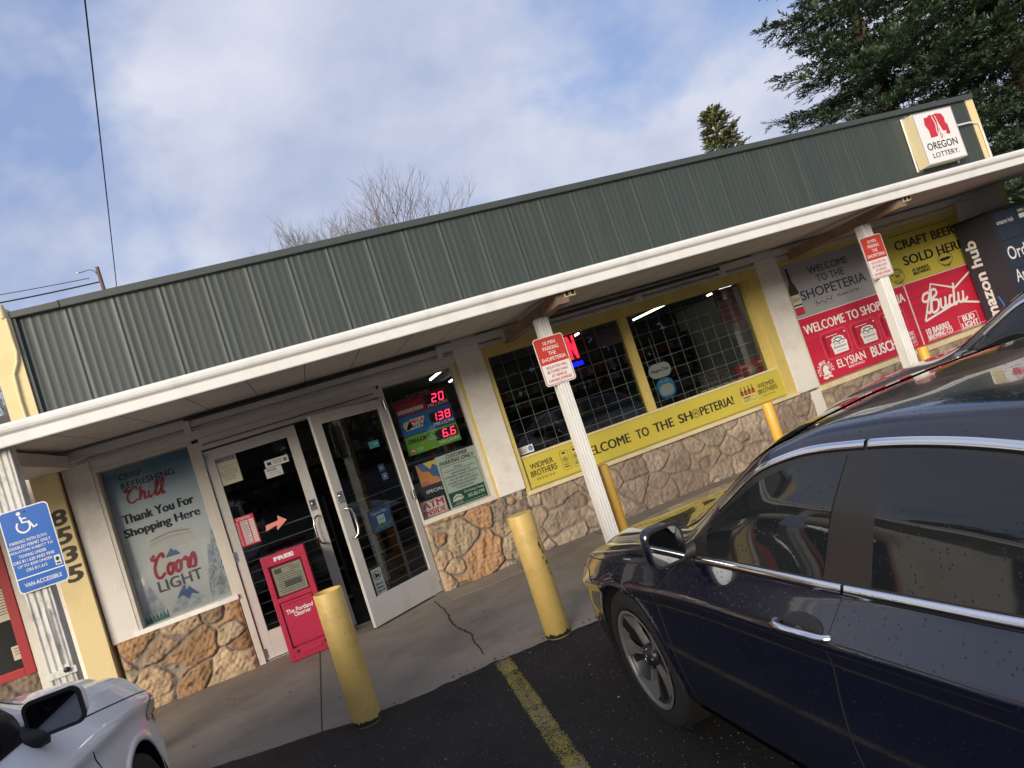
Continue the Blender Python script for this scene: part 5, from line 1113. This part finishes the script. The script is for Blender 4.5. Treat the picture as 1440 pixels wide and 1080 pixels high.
        b.lathe([(p, q * side) for p, q in ((ri - .04, -.10), (.06, -.12), (.0001, -.12))], M['wheel_dark'], 32, 'x')
        for k in range(spokes):
            a0 = 2 * math.pi * k / spokes + .3
            def pt(a, rd, x): return (x * side, rd * math.sin(a0 + a), rd * math.cos(a0 + a))
            # asymmetric swept blade: bright face, dark pocket edge
            pa = [(-.16, .055), (.10, .055), (.075, ri * .55), (.17, ri * .80), (.20, ri - .010), (-.62, ri - .010), (-.60, ri * .925), (-.20, ri * .86), (-.10, ri * .70), (-.05, ri * .5)]
            P = [pt(a, rd, -.002 - .035 * (1 - rd / ri)) for a, rd in pa]; b.prism(P if side < 0 else P[::-1], (-.03 * side, 0, 0), rim_mt)
            P = [pt(a, rd, -.022 - .03 * (1 - rd / ri)) for a, rd in ((.30, .06), (.62, .06), (.36, ri * .6), (.40, ri - .02), (.22, ri - .02), (.24, ri * .6))]; b.prism(P if side < 0 else P[::-1], (-.03 * side, 0, 0), M['wheel_dark2'])
        b.lathe([(p, q * side) for p, q in ((.062, -.05), (.058, -.022), (.034, -.016), (.030, -.012), (.0001, -.010))], M['wheel_dark2'], 24, 'x')
        for k in range(5): a = 2 * math.pi * k / 5 + .6; b.lathe([(.008, -.035 * side), (.007, -.018 * side), (.0001, -.017 * side)], M['steel'], 8, 'x', (0, .045 * math.cos(a), .045 * math.sin(a)))
        b.tube([(-.011 * side, -.016, .012), (-.011 * side, .0, .02), (-.011 * side, .016, .012), (-.011 * side, .012, -.014), (-.011 * side, -.012, -.014), (-.011 * side, -.016, .012)], .0022, M['chrome'], 6)
        b.lathe([(p, (q - .075) * side) for p, q in ((.15, 0), (.15, .012), (.07, .012))], M['steel'], 32, 'x')
        b.build('rim', t); return t
    def arches(s, side):
        for ax in (s.af, s.ar):
            b = MB(); s.strip(b, [(ax + (s.R + .058) * math.cos(t), max(.215, s.R + (s.R + .058) * math.sin(t))) for t in np.linspace(R(-14), R(194), 60)], .036, s.paint, side, .004)
            b.build('arch_lip', s.root)
    def gap(s, b, path, side, wd=.007): return s.strip(b, path, wd, M['black'], side, off=.0012)

M['car_glass'] = mat('tinted_car_glass', (.010, .012, .014), .03, spec=.55, coat=0.0, drops=0.25)
M['tyre'] = mat('tyre_rubber', (.009, .009, .009), .8, bump=.2, bscale=90)
M['wheel_well'] = mat('wheel_well', (.006, .006, .006), .9)
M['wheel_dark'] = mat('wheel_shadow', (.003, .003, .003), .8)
M['wheel_dark2'] = mat('dark_wheel_paint', (.018, .018, .019), .35, .3)
M['rim'] = mat('machined_rim', (.17, .17, .168), .42, .35)
M['navy_paint'] = mat('navy_car_paint', (.0030, .0044, .0150), .2, 0.0, coat=1.0, drops=0.55)
M['dark_paint'] = mat('dark_grey_car_paint', (.13, .135, .145), .22, .3, coat=1.0)
M['white_paint_car'] = mat('pearl_white_car_paint', (.84, .85, .86), .28, 0.0, coat=.8, var=.03)
M['pillar_black'] = mat('gloss_black_pillar', (.018, .016, .015), .26, drops=0.3)
M['lens'] = mat('headlamp_lens', (.25, .25, .26), .06, .3, coat=1)
M['amber'] = mat('amber_reflector', (.45, .13, .02), .2, coat=1)
M['tail'] = mat('tail_lamp_red', (.25, .01, .01), .12, coat=1)
M['mirror'] = mat('mirror_glass', (.13, .14, .16), .02, 1.0)
M['int'] = mat('car_trim_black', (.015, .015, .015), .6)

SEDAN = dict(L=4.88, axle=.96, axle2=3.735, R=.333, rim=.235,
    W=[(0, .62), (.05, .70), (.16, .79), (.35, .865), (.7, .905), (1.1, .918), (2.4, .925), (3.4, .92), (4.2, .90), (4.6, .85), (4.82, .76), (4.88, .70)],
    hb=[(0, .64), (.15, .70), (.5, .785), (1.0, .855), (1.5, .890), (1.8, .901), (2.5, .903), (3.0, .908), (3.4, .945), (4.2, .975), (4.7, .97), (4.88, .88)],
    hr=[(0, .655), (.15, .725), (.5, .82), (1.0, .895), (1.45, .95), (1.60, .985), (2.10, 1.265), (2.35, 1.322), (2.6, 1.335), (3.0, 1.325), (3.35, 1.295), (3.75, 1.21), (4.15, 1.07), (4.4, 1.015), (4.7, .985), (4.88, .885)],
    wr=[(0, .48), (.15, .58), (.5, .66), (1.0, .70), (1.45, .735), (1.60, .76), (2.10, .695), (2.4, .65), (2.8, .63), (3.3, .625), (3.8, .64), (4.2, .655), (4.5, .68), (4.88, .60)],
    hc=[(0, .67), (.15, .75), (.5, .865), (1.0, .95), (1.25, .98), (1.38, 1.005), (2.05, 1.325), (2.35, 1.360), (2.65, 1.362), (3.0, 1.350), (3.35, 1.325), (3.75, 1.295), (4.2, 1.105), (4.4, 1.045), (4.7, 1.01), (4.88, .90)],
    sill=[(0, .26), (.3, .20), (1.2, .20), (3.5, .20), (4.5, .24), (4.88, .34)], sig=.05)

def sedan(name, label, loc, paint, glass=None, rz=0.0, mir=(1.68, .985)):
    c = Car(name, label, SEDAN, loc, paint, 'dark saloon cars parked nose in', glass, rz); c.body()
    for sd in (-1, 1):
        for ax in (c.af, c.ar): c.wheel(ax, sd, M['rim'])
        # window outline in station / height
        bl = lambda a: c.g('hb', a) + .022
        tl = lambda a: -math.log(math.exp(-70 * (c.g('hr', a) - .055)) + math.exp(-70 * (1.266 - .16 * max(0, a - 2.6) ** 1.7))) / 70
        # the whole glass band first as gloss black, panes proud of it
        A = np.linspace(1.72, 3.72, 70); A = np.array([a for a in A if tl(a) > bl(a) + .004]); c.patch('window_surround', A, [bl(a) - .012 for a in A], [max(tl(a) + .012, bl(a)) for a in A], M['pillar_black'], sd, .0025)
        for a0, a1, lean0, lean1 in ((1.80, 2.395, 0, .10), (2.575, 3.42, .06, -.16)):
            n = 34; rows = []; U = np.linspace(0, 1, n)
            b = MB(); nv = 12
            for u in U:
                row = []
                for j in range(nv + 1):
                    v = j / nv; a = a0 + (a1 - a0) * u; lo, hi = bl(a) + .006, tl(a) - .004; h = lo + max(.004, hi - lo) * v
                    aa = a + ((lean0 * (1 - u) + lean1 * u) * v); h = min(h, tl(aa) - .004) if tl(aa) - .004 > bl(aa) + .01 else h; row.append((sd * (c.w(aa, h) + .0045), -aa, h))
                rows.append(row)
            b.grid(rows, c.glass, True, flip=(sd > 0)); b.build('side_window', c.root)
        b = MB()
        al = np.linspace(1.70, 2.467, 26); c.strip(b, [(a, bl(a) - .014) for a in al], .030, M['chrome'], sd, .007)
        al = np.linspace(2.479, 3.70, 36); c.strip(b, [(a, bl(a) - .014) for a in al], .030, M['chrome'], sd, .007)
        al = np.linspace(1.86, 2.553, 26); c.strip(b, [(a, tl(a) + .014) for a in al], .026, M['chrome'], sd, .007)
        al = np.linspace(2.567, 3.68, 36); c.strip(b, [(a, tl(a) + .014) for a in al], .026, M['chrome'], sd, .007)
        b.build('window_trim', c.root)
        c.arches(sd)
        # shut lines
        b = MB(); hb = c.g('hb', 1.3)
        c.gap(b, [(1.43 - .09 * t, .22 + .62 * t) if t < .8 else (1.358 + .95 * (t - .8), .716 + .75 * (t - .8)) for t in np.linspace(0, 1, 24)], sd)
        c.gap(b, [(2.43 - .055 * math.sin(3.1 * t) + .045 * t, .22 + (bl(2.44) - .24) * t) for t in np.linspace(0, 1, 24)], sd)
        c.gap(b, [(2.473 + .087 * t, bl(2.44) + (tl(2.5) - bl(2.44) + .03) * t) for t in np.linspace(0, 1, 20)], sd, .006)
        c.gap(b, [(3.30 + .25 * t ** 2, .30 + .62 * t) for t in np.linspace(0.2, 1, 20)], sd)
        c.gap(b, [(a, .225) for a in np.linspace(1.38, 3.3, 40)], sd)
        c.gap(b, [(.18 + 1.15 * t, .712 + .135 * t ** .8) for t in np.linspace(0, 1, 30)], sd, .005)
        b.build('shut_line', c.root)
        # sill moulding
        A = np.linspace(1.36, 3.32, 40); c.patch('sill_skirt', A, [.205] * 40, [.245] * 40, M['int'], sd, .012, 3)
        # door handles
        for a in (2.335, 3.26):
            h = .803 + .02 * (a > 3); w_ = c.w(a, h); d = MB(); q = [(sd * (c.w(a + t, h + .012 * math.sin(t * 12)) + o_), -(a + t), h + z_) for t, o_, z_ in ((-.105, -.004, .004), (-.085, .026, .006), (-.03, .036, .004), (.04, .034, .0), (.09, .022, -.008), (.115, -.004, -.012))]
            d.tube(catmull(q, 4), [.008] + [.0125] * 19 + [.007], M['chrome'], 10); d.build('door_handle', c.root)
            d = MB(); n = 20; pts = [(a + .085 * math.cos(6.283 * k / n), h + .030 * math.sin(6.283 * k / n) + .006) for k in range(n)]; d.add([(sd * (c.w(p, q_) + .0016), -p, q_) for p, q_ in pts], [list(range(n)) if sd < 0 else list(range(n))[::-1]], M['int']); d.build('handle_recess', c.root)
        # mirror
        mr = empty('side_mirror', (sd * (c.w(mir[0] + .02, .95) + .0), -mir[0], mir[1]), parent=c.root)
        bm = bmesh.new(); bmesh.ops.create_uvsphere(bm, u_segments=28, v_segments=18, radius=1)
        def shape(v):
            x, y, z = v; e = lambda q, p: math.copysign(abs(q) ** p, q)
            X = .105 + .085 * e(x, .62); Y = .055 * e(y, .8) * (1.0 if y > 0 else .62); Z = .086 * e(z, .66) * (1 - .10 * (x < 0) * abs(x)) + .016 * x
            if y > 0: X -= .02 * y; 
            return (sd * X, Y + .035, Z)
        vs = [shape(v.co) for v in bm.verts]; bm.verts.ensure_lookup_table(); fs = [[v.index for v in f.verts] for f in bm.faces]; bm.free()
        if sd < 0: fs = [f[::-1] for f in fs]
        d = MB(); d.add(vs, fs, paint, True); d.tube([(sd * -.015, .0, -.045), (sd * .03, .02, -.055), (sd * .07, .03, -.05)], [.035, .026, .022], M['int'], 10); d.build('housing', mr)
        d = MB(); d.strip = None; pts = Sign.rr(.026, -.071, .184, .080, .040); d.add([(sd * x, -.0025 + .0 * x, z * (1 - .0)) for x, z in pts], [list(range(len(pts))) if sd < 0 else list(range(len(pts)))[::-1]], M['int'])
        d.build('bezel', mr)
        pts = Sign.rr(.036, -.060, .176, .070, .034); d = MB(); tilt = .02
        d.add([(sd * x, -.0045 - tilt * (.23 - x) * .0, z) for x, z in pts], [list(range(len(pts))) if sd < 0 else list(range(len(pts)))[::-1]], M['mirror']); d.build('mirror_glass', mr)
        # sail triangle
        A = np.linspace(1.68, 1.83, 8); c.patch('sail_panel', A, [bl(a) for a in A], [max(bl(a) + .003, tl(a) + .006) for a in A], M['pillar_black'], sd, .0038, 4)
        # lamps
        A = np.linspace(.05, .62, 18); c.patch('headlight', A, [.60 + .06 * t for t in np.linspace(0, 1, 18)], [.655 + .075 * t - .06 * max(0, t - .75) * 4 for t in np.linspace(0, 1, 18)], M['lens'], sd, .004, 5)
        A = np.linspace(.10, .26, 8); c.patch('side_reflector', A, [.565] * 8, [.625] * 8, M['amber'], sd, .005, 3)
        A = np.linspace(4.45, 4.86, 14); c.patch('tail_light', A, [.76] * 14, [.88 - .03 * t for t in np.linspace(0, 1, 14)], M['tail'], sd, .004, 5)
    A = np.linspace(1.44, 2.22, 26); c.top('windscreen', A, [.93] * 26, 0, c.glass, .004)
    A = np.linspace(3.52, 4.24, 24); c.top('rear_window', A, [.93] * 24, 0, c.glass, .004)
    b = MB(); rows = []
    for k, y in enumerate((-.002, .006)): pass
    b.box(-.42, .42, .0, .012, .40, .60, M['black'], .01); b.box(-.50, .50, .0, .016, .60, .635, M['chrome'], .006); b.box(-.55, .55, .0, .010, .26, .36, M['int'], .008); b.build('grille', c.root)
    b = MB()
    for x0, x1 in ((-.55, .0), (.02, .55)): b.tube([(x0, -1.40, .968), (x1, -1.43, .995 if x1 < .1 else .975)], .008, M['int'], 6)
    b.build('wiper', c.root)
    b = MB(); pts = [(0, -3.35, c.g('hc', 3.35) + .0), (0, -3.50, c.g('hc', 3.5) + .045), (0, -3.56, c.g('hc', 3.5) + .03)]; b.tube(pts, [.03, .018, .006], paint, 8); b.build('roof_fin', c.root)
    return c
LOT = -.045
navy = sedan('saloon_car', 'navy saloon with chrome window trim and rain drops parked nose in at the right', (2.065, -3.10, -.12), M['navy_paint'])
grey = sedan('saloon_car', 'dark grey saloon parked beyond the navy car with only its bonnet and windscreen pillar showing', (4.87, -2.05, -.02), M['dark_paint'], mir=(1.86, .95))

SUV = dict(L=4.45, axle=.88, axle2=3.50, R=.345, rim=.225,
    W=[(0, .60), (.05, .68), (.16, .78), (.35, .855), (.7, .892), (1.2, .90), (3.2, .90), (4.0, .875), (4.35, .80), (4.45, .74)],
    hb=[(0, .77), (.15, .86), (.45, .95), (.9, 1.01), (1.4, 1.045), (1.7, 1.065), (2.5, 1.075), (3.4, 1.11), (4.2, 1.13), (4.45, 1.0)],
    hr=[(0, .79), (.15, .905), (.45, 1.005), (.9, 1.075), (1.3, 1.13), (1.45, 1.17), (2.0, 1.44), (2.3, 1.53), (2.7, 1.575), (3.4, 1.57), (3.9, 1.50), (4.25, 1.25), (4.45, 1.02)],
    wr=[(0, .47), (.15, .58), (.45, .66), (.9, .69), (1.3, .72), (1.45, .73), (2.0, .66), (2.4, .62), (3.4, .61), (4.0, .62), (4.45, .62)],
    hc=[(0, .80), (.15, .93), (.45, 1.05), (.9, 1.13), (1.15, 1.16), (1.28, 1.19), (1.95, 1.52), (2.3, 1.62), (2.7, 1.66), (3.4, 1.655), (3.9, 1.58), (4.25, 1.30), (4.45, 1.03)],
    sill=[(0, .30), (.3, .25), (4.0, .25), (4.45, .36)], sig=.05)
def suv(name, label, loc, paint):
    c = Car(name, label, SUV, loc, paint, None); c.body()
    for sd in (-1, 1):
        for ax in (c.af, c.ar): c.wheel(ax, sd, M['rim'])
        bl = lambda a: c.g('hb', a) + .02; tl = lambda a: c.g('hr', a) - .055
        A = np.array([a for a in np.linspace(1.62, 4.05, 60) if tl(a) > bl(a) + .004]); c.patch('window_surround', A, [bl(a) - .01 for a in A], [tl(a) + .01 for a in A], M['pillar_black'], sd, .0025)
        for a0, a1, lean in ((1.78, 2.48, .03), (2.62, 3.50, -.02)):
            A = np.linspace(a0, a1, 26); A = np.array([a for a in A if tl(a) > bl(a) + .02]); c.patch('side_window', A, [bl(a) + .006 for a in A], [tl(a) - .006 for a in A], c.glass, sd, .0045, 10)
        b = MB(); c.gap(b, [(1.30 + .02 * math.sin(t * 3), .27 + .62 * t) if t < .85 else (1.31 + .8 * (t - .85), .797 + .9 * (t - .85)) for t in np.linspace(0, 1, 26)], sd, .006); c.gap(b, [(2.52, .27 + .78 * t) for t in np.linspace(0, 1, 20)], sd); c.gap(b, [(.22 + 1.1 * t, .80 + .205 * t ** .85) for t in np.linspace(0, 1, 30)], sd, .006); b.build('shut_line', c.root)
        c.arches(sd); A = np.linspace(1.3, 3.1, 30); c.patch('sill_skirt', A, [.255] * 30, [.33] * 30, M['int'], sd, .012, 3)
        for a in (2.28, 3.3):
            q = [(sd * (c.w(a + t, .93) + o_), -(a + t), .93) for t, o_ in ((-.1, -.004), (-.08, .03), (.05, .034), (.1, -.004))]; d = MB(); d.tube(catmull(q, 4), .014, paint, 8); d.build('door_handle', c.root)
        mr = empty('side_mirror', (sd * (c.w(1.62, 1.09)), -1.62, 1.118), parent=c.root)
        bm = bmesh.new(); bmesh.ops.create_uvsphere(bm, u_segments=28, v_segments=18, radius=1); e = lambda q, p: math.copysign(abs(q) ** p, q)
        vs = [(sd * (.098 + .083 * e(v.co.x, .55)), .05 * e(v.co.y, .8) * (1.25 if v.co.y > 0 else .5) + .03, .062 * e(v.co.z, .55) * (1 - .06 * (v.co.x < 0))) for v in bm.verts]; fs = [[v.index for v in f.verts] for f in bm.faces]; bm.free()
        if sd < 0: fs = [f[::-1] for f in fs]
        d = MB(); d.add(vs, fs, paint, True); d.build('housing', mr)
        d = MB(); pts = Sign.rr(.010, -.063, .184, .063, .030); d.prism([(sd * x, .004, z) for x, z in (pts if sd < 0 else pts[::-1])], (0, -.010, 0), M['int']); d.tube([(sd * -.02, .0, -.05), (sd * .06, .02, -.06)], [.05, .03], M['int'], 10); d.build('bezel', mr)
        d = MB(); pts = Sign.rr(.022, -.051, .172, .051, .022); d.add([(sd * x, -.0075, z) for x, z in pts], [list(range(len(pts))) if sd < 0 else list(range(len(pts)))[::-1]], M['mirror']); d.build('mirror_glass', mr)
        A = np.linspace(.08, .60, 18); c.patch('headlight', A, [.665 + .08 * t for t in np.linspace(0, 1, 18)], [.765 + .105 * t - .10 * max(0, t - .7) * 3 for t in np.linspace(0, 1, 18)], M['lens'], sd, .004, 6)
        A = np.linspace(.30, .48, 8); c.patch('side_reflector', A, [.70] * 8, [.745] * 8, M['amber'], sd, .007, 3)
        A = np.linspace(4.1, 4.42, 12); c.patch('tail_light', A, [.86] * 12, [1.02] * 12, M['tail'], sd, .004, 5)
        b = MB(); c_ = [(sd * (c.g('wr', a) - .07), -a, c.g('hr', a) + .06) for a in np.linspace(2.4, 3.8, 12)]; b.tube(c_, .014, M['int'], 8); b.build('roof_rail', c.root)
    A = np.linspace(1.36, 2.16, 26); c.top('windscreen', A, [.985] * 26, 0, c.glass, .004); A = np.linspace(3.95, 4.3, 16); c.top('rear_window', A, [.93] * 16, 0, c.glass, .004)
    b = MB(); b.box(-.45, .45, .0, .012, .48, .68, M['black'], .01); b.box(-.55, .55, .0, .010, .32, .42, M['int'], .008); b.build('grille', c.root)
    return c
white = suv('white_car', 'white car at the lower left corner with a black framed side mirror', (-1.90, -2.87, LOT), M['white_paint_car'])
